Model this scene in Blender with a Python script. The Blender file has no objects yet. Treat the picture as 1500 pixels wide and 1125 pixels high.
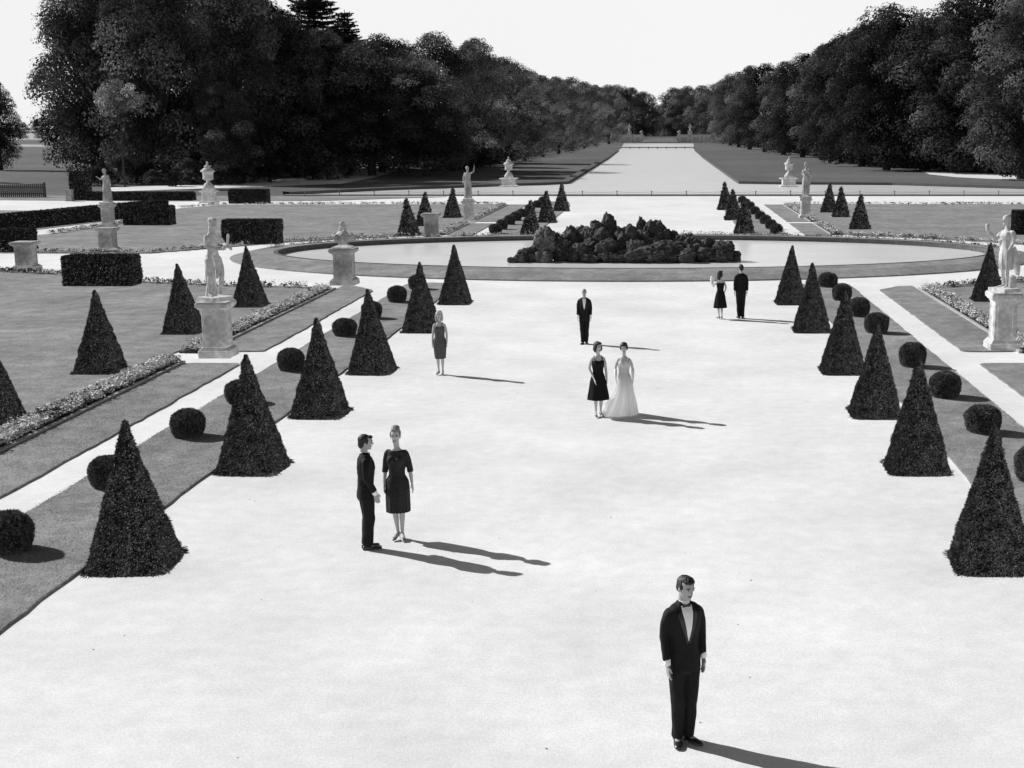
import bpy, math, random
from mathutils import Vector, Matrix, noise
from mathutils.bvhtree import BVHTree
R = math.radians
scene = bpy.context.scene
COL = scene.collection
random.seed(7)

# ------------------------------------------------------------------ camera model (measured from the photograph)
F, CH, CX, CY, HZ = 2000.0, 6.2, 970.0, 562.5, 190.0
TH = math.atan((CY - HZ) / F)
def G(px, py, z0=0.0):
    u = CY - py
    hf = F * math.cos(TH) + u * math.sin(TH); z = u * math.cos(TH) - F * math.sin(TH)
    t = (z0 - CH) / z
    return ((px - CX) * t, hf * t)
def XY(px, Y): return (px - CX) / F * (Y * math.cos(TH) + (CH) * math.sin(TH))
def ZT(py, Y): return CH + Y * math.tan(math.atan((CY - py) / F) - TH)
AX = -1.4                                   # garden axis
def mir(x): return 2 * AX - x

# ------------------------------------------------------------------ object helpers
def tag(o, label=None, cat=None, group=None, kind=None):
    if label: o['label'] = label
    if cat: o['category'] = cat
    if group: o['group'] = group
    if kind: o['kind'] = kind
    return o
def empty(name, loc=(0, 0, 0), rz=0.0, label=None, cat=None, group=None):
    o = bpy.data.objects.new(name, None); COL.objects.link(o)
    o.location = loc; o.rotation_euler = (0, 0, rz); o.empty_display_size = .2
    return tag(o, label, cat, group)
class MB:
    def __init__(s): s.v = []; s.f = []; s.m = []
    def add(s, vs, fs, mi=0):
        b = len(s.v); s.v.extend([tuple(v) for v in vs]); s.f.extend([tuple(i + b for i in f) for f in fs]); s.m.extend([mi] * len(fs))
    def box(s, x0, x1, y0, y1, z0, z1, mi=0):
        s.add([(x0,y0,z0),(x1,y0,z0),(x1,y1,z0),(x0,y1,z0),(x0,y0,z1),(x1,y0,z1),(x1,y1,z1),(x0,y1,z1)],
              [(0,3,2,1),(4,5,6,7),(0,1,5,4),(1,2,6,5),(2,3,7,6),(3,0,4,7)], mi)
    def rings(s, rings, mi=0, cap=True):
        n = len(rings[0]); b = len(s.v); fs = []
        for r in rings: s.v.extend([tuple(p) for p in r])
        for k in range(len(rings) - 1):
            for i in range(n):
                j = (i + 1) % n
                fs.append((b + k*n + i, b + k*n + j, b + (k+1)*n + j, b + (k+1)*n + i))
        if cap:
            fs.append(tuple(b + i for i in range(n))[::-1]); q = b + (len(rings)-1)*n; fs.append(tuple(q + i for i in range(n)))
        s.f.extend(fs); s.m.extend([mi] * len(fs))
    def tube(s, pts, radii, n=14, mi=0, ref=None):
        pts = [Vector(p) for p in pts]; rr = []
        # rounded ends
        def fr(t):
            rf = Vector(ref) if ref else (Vector((1,0,0)) if abs(t.x) < .85 else Vector((0,1,0)))
            sd = (rf - t * rf.dot(t)).normalized(); return sd, t.cross(sd)
        N = len(pts)
        for k in range(N):
            t = (pts[min(k+1,N-1)] - pts[max(k-1,0)]).normalized(); sd, fw = fr(t)
            a, b = radii[k] if isinstance(radii[k], tuple) else (radii[k], radii[k])
            def ring(c, q): return [c + sd*(a*q*math.cos(2*math.pi*i/n)) + fw*(b*q*math.sin(2*math.pi*i/n)) for i in range(n)]
            if k == 0:
                e = min(a, b); rr += [ring(pts[k] - t*e*.55, .45), ring(pts[k] - t*e*.3, .8)]
            rr.append(ring(pts[k], 1))
            if k == N-1:
                e = min(a, b); rr += [ring(pts[k] + t*e*.3, .8), ring(pts[k] + t*e*.55, .45)]
        s.rings(rr, mi)
    def ell(s, c, r, n=14, m=9, mi=0, M=None):
        c = Vector(c); rr = []
        for k in range(1, m):
            th = math.pi * k / m
            ring = []
            for i in range(n):
                p = Vector((r[0]*math.sin(th)*math.cos(2*math.pi*i/n), r[1]*math.sin(th)*math.sin(2*math.pi*i/n), -r[2]*math.cos(th)))
                if M: p = M @ p
                ring.append(c + p)
            rr.append(ring)
        s.rings(rr, mi)
    def mesh(s, name, mats, smooth=False):
        me = bpy.data.meshes.new(name); me.from_pydata(s.v, [], s.f)
        for m in (mats if isinstance(mats, (list, tuple)) else [mats]): me.materials.append(m)
        if len(me.materials) > 1: me.polygons.foreach_set('material_index', s.m)
        if smooth: me.polygons.foreach_set('use_smooth', [True] * len(me.polygons))
        me.update(); return me
    def build(s, name, mats, parent=None, smooth=False):
        return link(name, s.mesh(name, mats, smooth), parent)
    def blob(s, name, mat, parent=None, voxel=.01, it=3, post=None):
        """all pieces fused into one continuous surface"""
        me = s.mesh(name, mat)
        t = bpy.data.objects.new('tmp', me); COL.objects.link(t)
        m = t.modifiers.new('r', 'REMESH'); m.mode = 'VOXEL'; m.voxel_size = voxel
        if it: k = t.modifiers.new('s', 'SMOOTH'); k.factor = .5; k.iterations = it
        dg = bpy.context.evaluated_depsgraph_get(); dg.update()
        nm = bpy.data.meshes.new_from_object(t.evaluated_get(dg)); nm.name = name
        bpy.data.objects.remove(t); bpy.data.meshes.remove(me)
        if post: post(nm)
        if not nm.materials: nm.materials.append(mat)
        nm.polygons.foreach_set('use_smooth', [True] * len(nm.polygons))
        return link(name, nm, parent)
def displace(me, fn):
    n = len(me.vertices); co = [0.0]*(3*n); no = [0.0]*(3*n)
    me.vertices.foreach_get('co', co); me.vertices.foreach_get('normal', no)
    for i in range(n):
        a = fn(Vector(co[3*i:3*i+3]))
        co[3*i] += no[3*i]*a; co[3*i+1] += no[3*i+1]*a; co[3*i+2] += no[3*i+2]*a
    me.vertices.foreach_set('co', co); me.update()
def link(name, me, parent=None):
    o = bpy.data.objects.new(name, me); COL.objects.link(o)
    if parent: o.parent = parent
    return o
def copy_tree(o, parent=None):
    c = o.copy(); COL.objects.link(c); c.parent = parent
    for ch in list(o.children): copy_tree(ch, c)
    return c
ORD = ['first','second','third','fourth','fifth','sixth','seventh','eighth','ninth','tenth','eleventh','twelfth']

# ------------------------------------------------------------------ materials (black-and-white photograph: neutral greys)
def mat(name, lo, hi=None, scale=5.0, rough=.9, spec=.2, bump=0.0, bscale=None, island=0.0, detail=6, contrast=1.0, coord='Object', extra=None, trans=0.0, tone=False):
    m = bpy.data.materials.new(name); m.use_nodes = True; N = m.node_tree.nodes; L = m.node_tree.links
    b = N['Principled BSDF']; b.inputs['Roughness'].default_value = rough; b.inputs['Specular IOR Level'].default_value = spec
    if hi is None: hi = lo
    tc = N.new('ShaderNodeTexCoord'); nz = N.new('ShaderNodeTexNoise'); nz.inputs['Scale'].default_value = scale; nz.inputs['Detail'].default_value = detail
    nz.inputs['Roughness'].default_value = .6
    L.new(tc.outputs[coord], nz.inputs['Vector'])
    mr = N.new('ShaderNodeMapRange'); w = .25 / contrast
    mr.inputs['From Min'].default_value = .5 - w; mr.inputs['From Max'].default_value = .5 + w
    mr.inputs['To Min'].default_value = lo; mr.inputs['To Max'].default_value = hi
    L.new(nz.outputs['Fac'], mr.inputs['Value']); out = mr.outputs['Result']
    if extra:                                   # second, larger or finer, pattern multiplied in: (scale, amount)
        for sc, am in extra:
            n2 = N.new('ShaderNodeTexNoise'); n2.inputs['Scale'].default_value = sc; n2.inputs['Detail'].default_value = 3
            L.new(tc.outputs[coord], n2.inputs['Vector'])
            r2 = N.new('ShaderNodeMapRange'); r2.inputs['From Min'].default_value = .3; r2.inputs['From Max'].default_value = .7
            r2.inputs['To Min'].default_value = 1 - am; r2.inputs['To Max'].default_value = 1 + am
            L.new(n2.outputs['Fac'], r2.inputs['Value'])
            mu = N.new('ShaderNodeMath'); mu.operation = 'MULTIPLY'; L.new(out, mu.inputs[0]); L.new(r2.outputs['Result'], mu.inputs[1]); out = mu.outputs[0]
    if island:
        ge = N.new('ShaderNodeNewGeometry'); r3 = N.new('ShaderNodeMapRange')
        r3.inputs['To Min'].default_value = 1 - island; r3.inputs['To Max'].default_value = 1 + island
        L.new(ge.outputs['Random Per Island'], r3.inputs['Value'])
        mu = N.new('ShaderNodeMath'); mu.operation = 'MULTIPLY'; L.new(out, mu.inputs[0]); L.new(r3.outputs['Result'], mu.inputs[1]); out = mu.outputs[0]
    if tone:                                    # random tone per leaf clump, with painted shade darkening the crown's inner leaves
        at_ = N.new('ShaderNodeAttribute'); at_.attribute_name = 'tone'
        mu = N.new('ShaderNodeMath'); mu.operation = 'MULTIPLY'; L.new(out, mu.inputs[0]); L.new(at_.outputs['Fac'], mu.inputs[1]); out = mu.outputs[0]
    cc = N.new('ShaderNodeCombineColor')
    for k in range(3): L.new(out, cc.inputs[k])
    L.new(cc.outputs[0], b.inputs['Base Color'])
    if bump:
        bn = N.new('ShaderNodeTexNoise'); bn.inputs['Scale'].default_value = bscale or scale*3; bn.inputs['Detail'].default_value = 6
        L.new(tc.outputs[coord], bn.inputs['Vector'])
        bp = N.new('ShaderNodeBump'); bp.inputs['Strength'].default_value = bump; bp.inputs['Distance'].default_value = .03
        L.new(bn.outputs['Fac'], bp.inputs['Height']); L.new(bp.outputs['Normal'], b.inputs['Normal'])
    if trans:                                   # thin leaf or cloth: some light comes through
        tl = N.new('ShaderNodeBsdfTranslucent'); ms = N.new('ShaderNodeMixShader'); ms.inputs[0].default_value = trans
        L.new(cc.outputs[0], tl.inputs['Color']); L.new(b.outputs[0], ms.inputs[1]); L.new(tl.outputs[0], ms.inputs[2]); L.new(ms.outputs[0], N['Material Output'].inputs['Surface'])
    return m
M = {}
M['gravel']  = mat('gravel', .75, .88, .35, .95, .1, .22, 70, extra=[(25, .07), (3.5, .05), (.5, .05), (.09, .06)])
M['pebble']  = mat('pebble', .25, .6, 20, .9, island=.5)
M['lawn']    = mat('lawn', .19, .36, 1.6, .95, .1, .6, 40, extra=[(30, .25), (.35, .18), (6, .12)])
M['meadow']  = mat('meadow', .10, .165, .5, .95, .1, .5, 20, extra=[(9, .2), (.03, .2)])
M['blade']   = mat('grass_blade', .30, .48, 2.2, .8, .1, island=.4)
M['soil']    = mat('soil', .05, .09, 12, .95, .1, .5)
M['kerb']    = mat('kerb_stone', .32, .5, 9, .9, .2, .3)
M['kerb_pale'] = mat('pale_plaster', .7, .86, 1.5, .9, .1)
M['bank']    = mat('bank_turf', .08, .17, 6, .95, .1, .6)
M['stone']   = mat('stone', .38, .74, 6, .85, .2, .25, 30, extra=[(1.5, .2), (40, .08)])
M['stone_dark'] = mat('weathered_stone', .24, .52, 5, .9, .2, .4, 25, extra=[(1.6, .35), (30, .15)])
M['statue']  = mat('statue_stone', .36, .74, 9, .85, .2, .3, 30, extra=[(2.5, .25)])
M['statue_dark'] = mat('worn_statue_stone', .30, .60, 9, .85, .2, .3, 30, extra=[(2.5, .35)])
M['yew']     = mat('yew_sprig', .014, .075, 7, .7, .2, island=.6, contrast=1.6)
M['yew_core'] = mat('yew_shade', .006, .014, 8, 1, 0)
M['box_leaf'] = mat('box_leaf', .06, .22, 9, .7, .2, island=.6, contrast=1.6)
M['hedge_leaf'] = mat('hedge_leaf', .016, .045, 3, .75, .2, island=.5)
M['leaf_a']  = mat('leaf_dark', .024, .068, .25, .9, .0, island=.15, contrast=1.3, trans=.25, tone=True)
M['leaf_b']  = mat('leaf_mid', .055, .16, .22, .9, .0, island=.15, contrast=1.3, trans=.4, tone=True)  # large pale noise patches paint highlights onto the crowns
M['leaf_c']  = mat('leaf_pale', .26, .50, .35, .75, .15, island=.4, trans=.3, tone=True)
M['leaf_far'] = mat('leaf_far', .09, .16, .25, .8, .1, island=.3, trans=.3, tone=True)  # lighter leaf colour, distance haze painted in for far trees
M['leaf_haze'] = mat('leaf_distant', .20, .30, .25, .9, .05, island=.25, trans=.3, tone=True)  # paler still: painted haze for the farthest trees
M['bark']    = mat('bark', .03, .07, 3, .95, .1, .5)
M['rock']    = mat('tufa_rock', .014, .12, 2.6, .9, .2, .9, 7, extra=[(9, .5)], contrast=1.3)
M['rock_pale'] = mat('pale_rock', .06, .20, 3, .9, .2, .9, 8, extra=[(8, .5)], contrast=1.3)
M['petal']   = mat('flower_pale', .5, .85, 4, .8, .1, island=.4)
M['petal_dark'] = mat('bedding_leaf', .04, .10, 4, .8, .1, island=.5)
M['iron']    = mat('iron', .14, .22, 8, .6, .4)
M['wood']    = mat('dark_wood', .07, .13, 6, .8, .2)
M['suit']    = mat('black_wool', .0075, .011, 20, .75, .2)
M['satin']   = mat('black_satin', .014, .02, 20, .35, .5)
M['shirt']   = mat('white_cotton', .90, .93, 20, .8, .2)
M['skin']    = mat('skin', .36, .41, 12, .6, .3)
M['skin_f']  = mat('skin_fair', .48, .54, 12, .6, .3)
M['hair']    = mat('dark_hair', .008, .022, 30, .5, .4, .4, 60)
M['hair_l']  = mat('blonde_hair', .32, .55, 30, .5, .4, .4, 60)
M['hair_m']  = mat('light_brown_hair', .10, .32, 30, .5, .4, .4, 60)
M['feature'] = mat('dark_feature', .02)
M['lip']     = mat('lip', .11)
M['eyewhite'] = mat('eye_white', .55)
M['shoe']    = mat('shoe_leather', .02, .03, 20, .25, .6)
M['shoe_l']  = mat('pale_shoe', .16, .22, 20, .4, .5)
M['dress']   = mat('black_cloth', .009, .013, 30, .85, .15)
M['lace']    = mat('dark_lace', .012, .05, 90, .8, .2, contrast=2)
M['dress_g'] = mat('patterned_grey_cloth', .045, .14, 45, .8, .2, contrast=2)
M['gown']    = mat('white_silk', .93, .96, 6, .6, .3, trans=.6)
M['glove']   = mat('white_glove', .86, .9, 20, .7, .2)

def water(name, base, rough, sc, bs):
    m = mat(name, base*.90, base*1.06, .25, rough, .5, bs, sc, coord='Object'); return m
M['pond']  = water('pond_water', .84, .24, 3.0, .45)
M['canal'] = water('canal_water', .68, .35, 1.5, .4)

# ------------------------------------------------------------------ ground sheets
def sheet(name, poly, z0, z1, m, hole=None, kind='structure'):
    mb = MB(); n = len(poly)
    if z1 - z0 < .02:
        mb.add([(x, y, z1) for x, y in poly], [tuple(range(n))])
    else:
        mb.rings([[(x, y, z0) for x, y in poly], [(x, y, z1) for x, y in poly]])
    o = mb.build(name, m); me = o.data
    # make winding face upwards
    if me.polygons[-1].normal.z < 0: me.flip_normals()
    tag(o, kind=kind); return o
sheet('ground', [(-3000,-200),(3000,-200),(3000,6000),(-3000,6000)], 0, 0, M['meadow'])
sheet('gravel_court', [(-90,-12),(60,-12),(60,130.6),(-90,130.6)], .004, .004, M['gravel'])
def rnd(poly, r=.6, k=5):                     # round polygon corners
    out = []; n = len(poly)
    for i in range(n):
        p = Vector(poly[i]); a = Vector(poly[i-1]); b = Vector(poly[(i+1) % n])
        da = (a-p); db = (b-p); q = min(r, da.length*.45, db.length*.45)
        A = p + da.normalized()*q; B = p + db.normalized()*q
        for j in range(k+1):
            t = j/k; out.append(tuple(A*(1-t)**2 + p*2*t*(1-t) + B*t*t))
    return out
def wob(poly, amp=.032, step=.35):             # slightly irregular cut edge
    out = []; n = len(poly)
    for i in range(n):
        a = Vector(poly[i]); b = Vector(poly[(i+1) % n]); L = (b-a).length; k = max(1, min(140, int(L/step)))
        for j in range(k):
            p = a + (b-a)*j/k
            out.append((p.x + amp*noise.noise(Vector((p.x*2, p.y*2, 1)))*2, p.y + amp*noise.noise(Vector((p.x*2, p.y*2, 9)))*2))
    return out
LAWNS = []
def lawn(poly, r=.6, z=.04, name='lawn'):
    p = wob(rnd(poly, r)); sheet(name, p, 0, z, M['lawn']); LAWNS.append(poly)
for s in (0, 1):
    X = (lambda x: x) if s == 0 else mir
    lawn([(X(-10.4),-8),(X(-8.3),-8),(X(-8.3),55.2),(X(-9.3),55.9),(X(-10.4),55.6)], .5)
    # lawn beside the path, in front of and behind the statue pedestal
    lawn([(X(-12.85),-8),(X(-11.3),-8),(X(-11.3),36.2),(X(-12.85),36.2)], .25)
    lawn([(X(-12.85),38.2),(X(-11.3),38.2),(X(-11.3),53.2),(X(-12.3),54.6),(X(-12.85),54.7)], .25)
    lawn([(X(-10.35),81.3),(X(-7.65),81.3),(X(-7.6),113),(X(-8.2),120.5),(X(-10.2),120.5)], .4)
    lawn([(X(-12.85),81.4),(X(-11.3),81.4),(X(-11.3),92),(X(-12.85),92)], .2)
    lawn([(X(-12.85),93.7),(X(-11.3),93.7),(X(-11.3),115.3),(X(-12.85),115.3)], .2)
# outer lawns
lawn([(-13.7,-8),(-13.7,54.3),(-17.5,54.9),(-21.6,56.4),(-26.4,59.6),(-31,61.2),(-60,61.5),(-60,-8)])
lawn([(-13.7,81.6),(-17.5,79.3),(-21,76.5),(-23.5,72.9),(-26.2,69.4),(-34,69.6),(-45,69.8),(-41,76),(-37,82),(-36.4,92),(-37.6,104),(-38.6,110),(-36.6,115.3),(-13.7,116)])
lawn([(mir(-13.7),-8),(mir(-13.7),54.6),(13.5,56.2),(17,57),(22,60.5),(28,61.5),(60,61.5),(60,-8)])
lawn([(mir(-13.7),81.6),(mir(-17.5),79.3),(mir(-21),76.5),(mir(-23.5),73.5),(mir(-27),71.4),(mir(-34),71.2),(58,71),(58,115.4),(mir(-13.7),116)])
lawn([(-40.4,80),(-38.6,91),(-37.4,101.8),(-46,106),(-58,108),(-80,104),(-80,72),(-44,72)])
lawn([(-44,121),(-60,123),(-80,128),(-88,130),(-60,131),(-40,130.2),(-20,129),(-30,121.5)], .4)

# pond
PX, PY = AX, 68.75
def sup(a, b, n=96, e=2.0, cx=PX, cy=PY):
    out = []
    for i in range(n):
        t = 2*math.pi*i/n; c, s_ = math.cos(t), math.sin(t)
        out.append((cx + a*math.copysign(abs(c)**(2/e), c), cy + b*math.copysign(abs(s_)**(2/e), s_)))
    return out
o1, o2, o3 = sup(20.0, 12.4), sup(19.2, 11.2), sup(18.0, 9.6, cy=PY+.15)
mb = MB()
mb.rings([[(x,y,.0) for x,y in o1], [(x,y,.06) for x,y in o1], [(x,y,.24) for x,y in o2], [(x,y,.26) for x,y in o3], [(x,y,.0) for x,y in o3]], cap=False)
ob = mb.build('pond_lawn', M['lawn'], smooth=False); tag(ob, kind='structure')
mb = MB(); i1 = sup(17.96, 9.56, cy=PY+.15); i2 = sup(17.80, 9.40, cy=PY+.15)
mb.rings([[(x,y,.01) for x,y in i1], [(x,y,.272) for x,y in i1], [(x,y,.272) for x,y in i2], [(x,y,.01) for x,y in i2]], cap=False)
tag(mb.build('pond_edge', M['bank']), kind='structure')
sheet('pond_water', i2, .03, .03, M['pond'])

# canal beyond the parterre
near = [(-36,131.4),(48,131.4)]
far = [(48,137),(38,146),(26,156.5),(14,158.5),(8.9,160.5),(8.8,166),(8.9,300),(9.6,410),(14.4,640),(-17.6,640),(-12.9,410),(-11.6,300),(-10.9,175),(-10.9,160),(-13.6,156.5),(-17.6,153.5),(-28.7,143),(-36,133)]
sheet('canal_water', near + far, .015, .015, M['canal'])
def ribbon(name, pts, w, z, m, close=False):
    mb = MB(); r1, r2 = [], []
    for i, p in enumerate(pts):
        a = Vector(pts[max(i-1,0)]); b = Vector(pts[min(i+1,len(pts)-1)]); d = (b-a).normalized(); nrm = Vector((-d.y, d.x))
        p = Vector(p); r1.append(p); r2.append(p - nrm*w)
    n = len(pts); vs = []
    for i in range(n): vs += [(r1[i].x,r1[i].y,0),(r1[i].x,r1[i].y,z),(r2[i].x,r2[i].y,z*1.1),(r2[i].x,r2[i].y,0)]
    fs = []
    for i in range(n-1):
        for k in range(3): fs.append((i*4+k, i*4+k+1, (i+1)*4+k+1, (i+1)*4+k))
    mb.add(vs, fs); return tag(mb.build(name, m), kind='structure')
ribbon('canal_bank', far[:8], 1.0, .30, M['bank']); ribbon('canal_bank', far[10:], 1.0, .30, M['bank'])
ribbon('canal_kerb', [(48,131.2),(-36,131.2)], .35, .12, M['kerb'])
# gravel paths in the park beyond the canal, pale field far left
def ppoly(name, pts, m, z=.008): return sheet(name, [G(*p) for p in pts], z, z, m)
M['path_far'] = mat('park_path', .68, .8, .6, .95, .1)
ppoly('park_path', [(150,275),(300,270),(400,264),(455,256),(520,249),(575,246),(582,250),(550,260),(500,269),(400,273),(300,276),(150,281)], M['path_far'])
ppoly('park_path', [(1345,249),(1375,249.5),(1420,252),(1475,257),(1520,260),(1520,264),(1450,262),(1400,259.5),(1362,255.5)], M['path_far'])
ppoly('field_road', [(-60,210.5),(20,211.5),(75,212),(75,214.8),(20,215),(-60,214.5)], M['kerb'])
ppoly('pale_field', [(-200,195),(120,195),(120,205),(-200,205)], M['kerb'], .006)

# ------------------------------------------------------------------ bedding strips (nobody could count the plants)
def bed(poly_fn, n, label, hgt=.19, rad=.12, pale=.75, leaf=11, seed=1, name='flower_bed'):
    rg = random.Random(seed); mb = MB()
    for _ in range(n):
        x, y, pv = poly_fn(rg); isp = rg.random() < pv*pale*2*(.25+.75*(noise.noise(Vector((x*1.7, y*1.7, 3)))*.9+.5))
        h = hgt*rg.uniform(.6,1.25); r = rad*rg.uniform(.7,1.3)
        for k in range(leaf):
            a = rg.uniform(0, 2*math.pi); e = rg.uniform(.2,1); rr = r*rg.uniform(.3,1); z = .05 + h*rg.uniform(.2,1)
            c = Vector((x + math.cos(a)*rr, y + math.sin(a)*rr, z)); s_ = rg.uniform(.022,.05)*(rad/.1)
            u = Vector((rg.gauss(0,1),rg.gauss(0,1),rg.gauss(0,.5))).normalized(); v = u.cross(Vector((rg.gauss(0,.5),rg.gauss(0,.5),1))).normalized()
            mb.add([c-u*s_, c-v*s_*.6, c+u*s_, c+v*s_*.6], [(0,1,2,3)], 0 if (isp and z > .05+h*.35) else 1)
    o = mb.build(name, [M['petal'], M['petal_dark']]); tag(o, label, 'flower bed', kind='stuff'); return o
def bedsoil(x0, x1, y0, y1):
    sheet('bed_soil', [(x0,y0),(x1,y0),(x1,y1),(x0,y1)], 0, .045, M['soil'])
for s, side in ((0,'left'),(1,'right')):
    X = (lambda x: x) if s == 0 else mir
    for (y0, y1, n, wh, lf) in ((12, 36.3, 2500, 'near', 12), (38, 53.6, 1300, 'middle', 10), (81.8, 91.6, 420, 'far', 9), (93.6, 114.8, 800, 'farthest', 9)):
        a, b = sorted((X(-13.62), X(-12.95))); bedsoil(a, b, y0, y1)
        if s == 1 and y0 == 12: n = 900
        bed(lambda rg: (rg.uniform(a+.05, b-.05), rg.uniform(max(y0, 22 if s == 0 else 33), y1), 1), n, 'strip of pale and dark bedding plants beside the %s path, %s section' % (side, wh), leaf=lf, seed=5+s, rad=.1 if y0 < 80 else .13)
        a, b = sorted((X(-12.95), X(-12.85)))
        sheet('bed_kerb', [(a,y0),(b,y0),(b,y1),(a,y1)], 0, .085, M['kerb'])
def edge_bed(pts, n, label, seed, **kw):
    segs = [(Vector(a), Vector(b)) for a, b in zip(pts, pts[1:])]; Ls = [(b-a).length for a, b in segs]
    def fn(rg):
        a, b = rg.choices(segs, Ls)[0]; p = a.lerp(b, rg.random()); return p.x + rg.gauss(0,.12), p.y + rg.gauss(0,.14), 1
    return bed(fn, n, label, seed=seed, **kw)
edge_bed([(-13.9,54.0),(-17.5,54.6),(-21.6,56.0),(-26.4,59.2),(-31,60.8),(-36,61)], 420, 'row of small bedding plants along the lawn edge before the pond on the left', 21, rad=.13, pale=.35)
edge_bed([(11.2,54.2),(13.5,55.8),(17,56.6),(20,58.8)], 260, 'row of small bedding plants along the lawn edge before the pond on the right', 22, rad=.13, pale=.4)
edge_bed([(-13.9,81.9),(-17.5,79.7),(-21,76.9),(-23.5,73.3),(-26.2,69.8),(-34,70)], 420, 'row of pale bedding plants along the left lawn behind the pond', 23, rad=.13, pale=.6)
edge_bed([(11.1,81.9),(14.7,79.7),(18.2,76.9),(20.7,73.9),(24,71.8)], 300, 'row of pale bedding plants along the right lawn behind the pond', 24, rad=.13, pale=.6)
edge_bed([(-38.6,110),(-36.6,115.2),(-13.8,115.8)], 330, 'row of low bedding plants on the far edge of the left lawn', 25, rad=.14, pale=.3)
edge_bed([(11,115.7),(40,115.3)], 330, 'row of low bedding plants on the far edge of the right lawn', 26, rad=.14, pale=.3)
edge_bed([(-36.8,82.5),(-36.2,92),(-37.2,104)], 260, 'row of pale bedding plants beside the long low hedge on the left', 27, rad=.14, pale=.6)
edge_bed(sup(18.9,10.9)[2:47], 900, 'dark edging plants with pale dots along the far rim of the pond', 28, rad=.12, pale=.22, hgt=.34)

# grass blades on the nearest turf
rg = random.Random(3); mb = MB()
def blades(x0, x1, y0, y1, n, edge=0.0):
    for _ in range(n):
        if edge and rg.random() < edge: x = (x0 if rg.random() < .5 else x1) + rg.uniform(-.02,.02); y = rg.uniform(y0, y1)
        else: x = rg.uniform(x0, x1); y = y0 + (y1-y0)*rg.random()**1.3
        a = rg.uniform(0, 6.28); h = rg.uniform(.006,.022); w = .006; dx, dy = math.cos(a)*w, math.sin(a)*w
        mb.add([(x-dx,y-dy,.038),(x+dx,y+dy,.038),(x+rg.gauss(0,.022),y+rg.gauss(0,.022),.042+h)], [(0,1,2)])
blades(-10.4,-8.3,13,34,34000,.12); blades(-12.85,-11.3,20,36.1,17000,.1); blades(-20,-13.7,26,42,22000); blades(5.5,7.6,20,36,16000,.12)
blades(-10.35,-8.35,34,54,4000,.5); blades(5.55,7.55,36,54,3000,.5)
grass = mb.build('grass', M['blade']); tag(grass, 'short mown grass on the turf strips nearest the court', 'grass', kind='stuff')

rg = random.Random(44); mb = MB()
for _ in range(60):
    y = 10 + 40*rg.random()**1.4; x = rg.uniform(-7.5, 4.8); s_ = rg.uniform(.005,.014)
    mb.ell((x, y, .004+s_*.3), (s_, s_*rg.uniform(.6,1), s_*.6), 5, 4)
tag(mb.build('pebbles', M['pebble']), 'scattered darker pebbles lying on the gravel court', 'pebbles', kind='stuff')
# ------------------------------------------------------------------ clipped greenery
def spr(mb, p, nrm, rg, L, W, droop=.5, spread=.7, mi=0):
    d = (nrm + Vector((rg.gauss(0,spread), rg.gauss(0,spread), rg.gauss(0,spread)-droop))).normalized()
    sd = d.cross(Vector((rg.gauss(0,1),rg.gauss(0,1),rg.gauss(0,1)))).normalized()*W*rg.uniform(.6,1.3)
    q = p + d*L*rg.uniform(.5,1.3)
    mb.add([p-sd, p+sd, q+sd*.35, q-sd*.35], [(0,1,2,3)], mi)
def pyramid_mesh(n, seed, L=.034, W=.008, H=2.15, half=.585, name='foliage'):
    rg = random.Random(seed); mb = MB(); e = 6.0; ph = rg.uniform(0,9)
    bx, by = rg.uniform(-.05,.05), rg.uniform(-.05,.05)
    def surf(t, a, q=1.0):
        r = half*(.985*(1-t) + .012)
        c, s_ = math.cos(a), math.sin(a); k = (abs(c)**e + abs(s_)**e)**(-1/e)
        r *= k*q*(1 + .025*noise.noise(Vector((c*1.6+ph, s_*1.6, t*5))) + .03*noise.noise(Vector((c*5, s_*5+ph, t*14))))
        return Vector((r*c + bx*t*t, r*s_ + by*t*t, H*t))
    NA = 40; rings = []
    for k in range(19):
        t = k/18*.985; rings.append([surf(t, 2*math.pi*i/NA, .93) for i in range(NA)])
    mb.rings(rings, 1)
    for _ in range(n):
        t = 1 - math.sqrt(rg.random()); 
        if rg.random() < .06: t = 1 - rg.random()*.12
        a = rg.uniform(0, 2*math.pi)
        p = surf(t, a, .95); nr = Vector((p.x, p.y, .28*max(.1, math.hypot(p.x,p.y)) )).normalized()
        cl = noise.noise(Vector((p.x*9, p.y*9, p.z*9+seed)))
        spr(mb, p*1.0 + nr*(.014*cl), nr, rg, L*(1+.6*cl), W, .3, .8)
    for _ in range(int(n*.006)):                # straggling sprigs at the foot
        a = rg.choice((.78,.8,2.35,3.9,5.5)) + rg.gauss(0,.12); p = surf(rg.uniform(0,.03), a, 1.0); spr(mb, p + Vector((0,0,.02)), Vector((p.x,p.y,.05)).normalized(), rg, L*2.0, W, .1, .3)
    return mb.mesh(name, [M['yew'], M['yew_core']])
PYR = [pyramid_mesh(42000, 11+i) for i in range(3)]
PYR_F = [pyramid_mesh(5000, 31+i, .11, .03) for i in range(2)]
NOSHADOW = [grass]
def pyramid(x, y, i, label, group, far=False, s=1.0, rz=None):
    me = (PYR_F if far else PYR)[i % (2 if far else 3)]; x *= (y+.5)/y; y += .5
    o = link('clipped_yew_pyramid', me); o.location = (x, y, 0)
    rg = random.Random(int(x*31+y*7)); o.scale = (s*rg.uniform(.97,1.03), s*rg.uniform(.97,1.03), s*rg.uniform(.95,1.0))
    o.rotation_euler = (rg.uniform(-.02,.02), rg.uniform(-.02,.02), (rg.choice([0,1,2,3])*math.pi/2 + rg.uniform(-.06,.06)) if rz is None else rz)
    tag(o, label, 'topiary', group); NOSHADOW.append(o); return o
YS = [18.45, 24.1, 29.05, 34.45, 41.8, 48.7]
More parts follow.
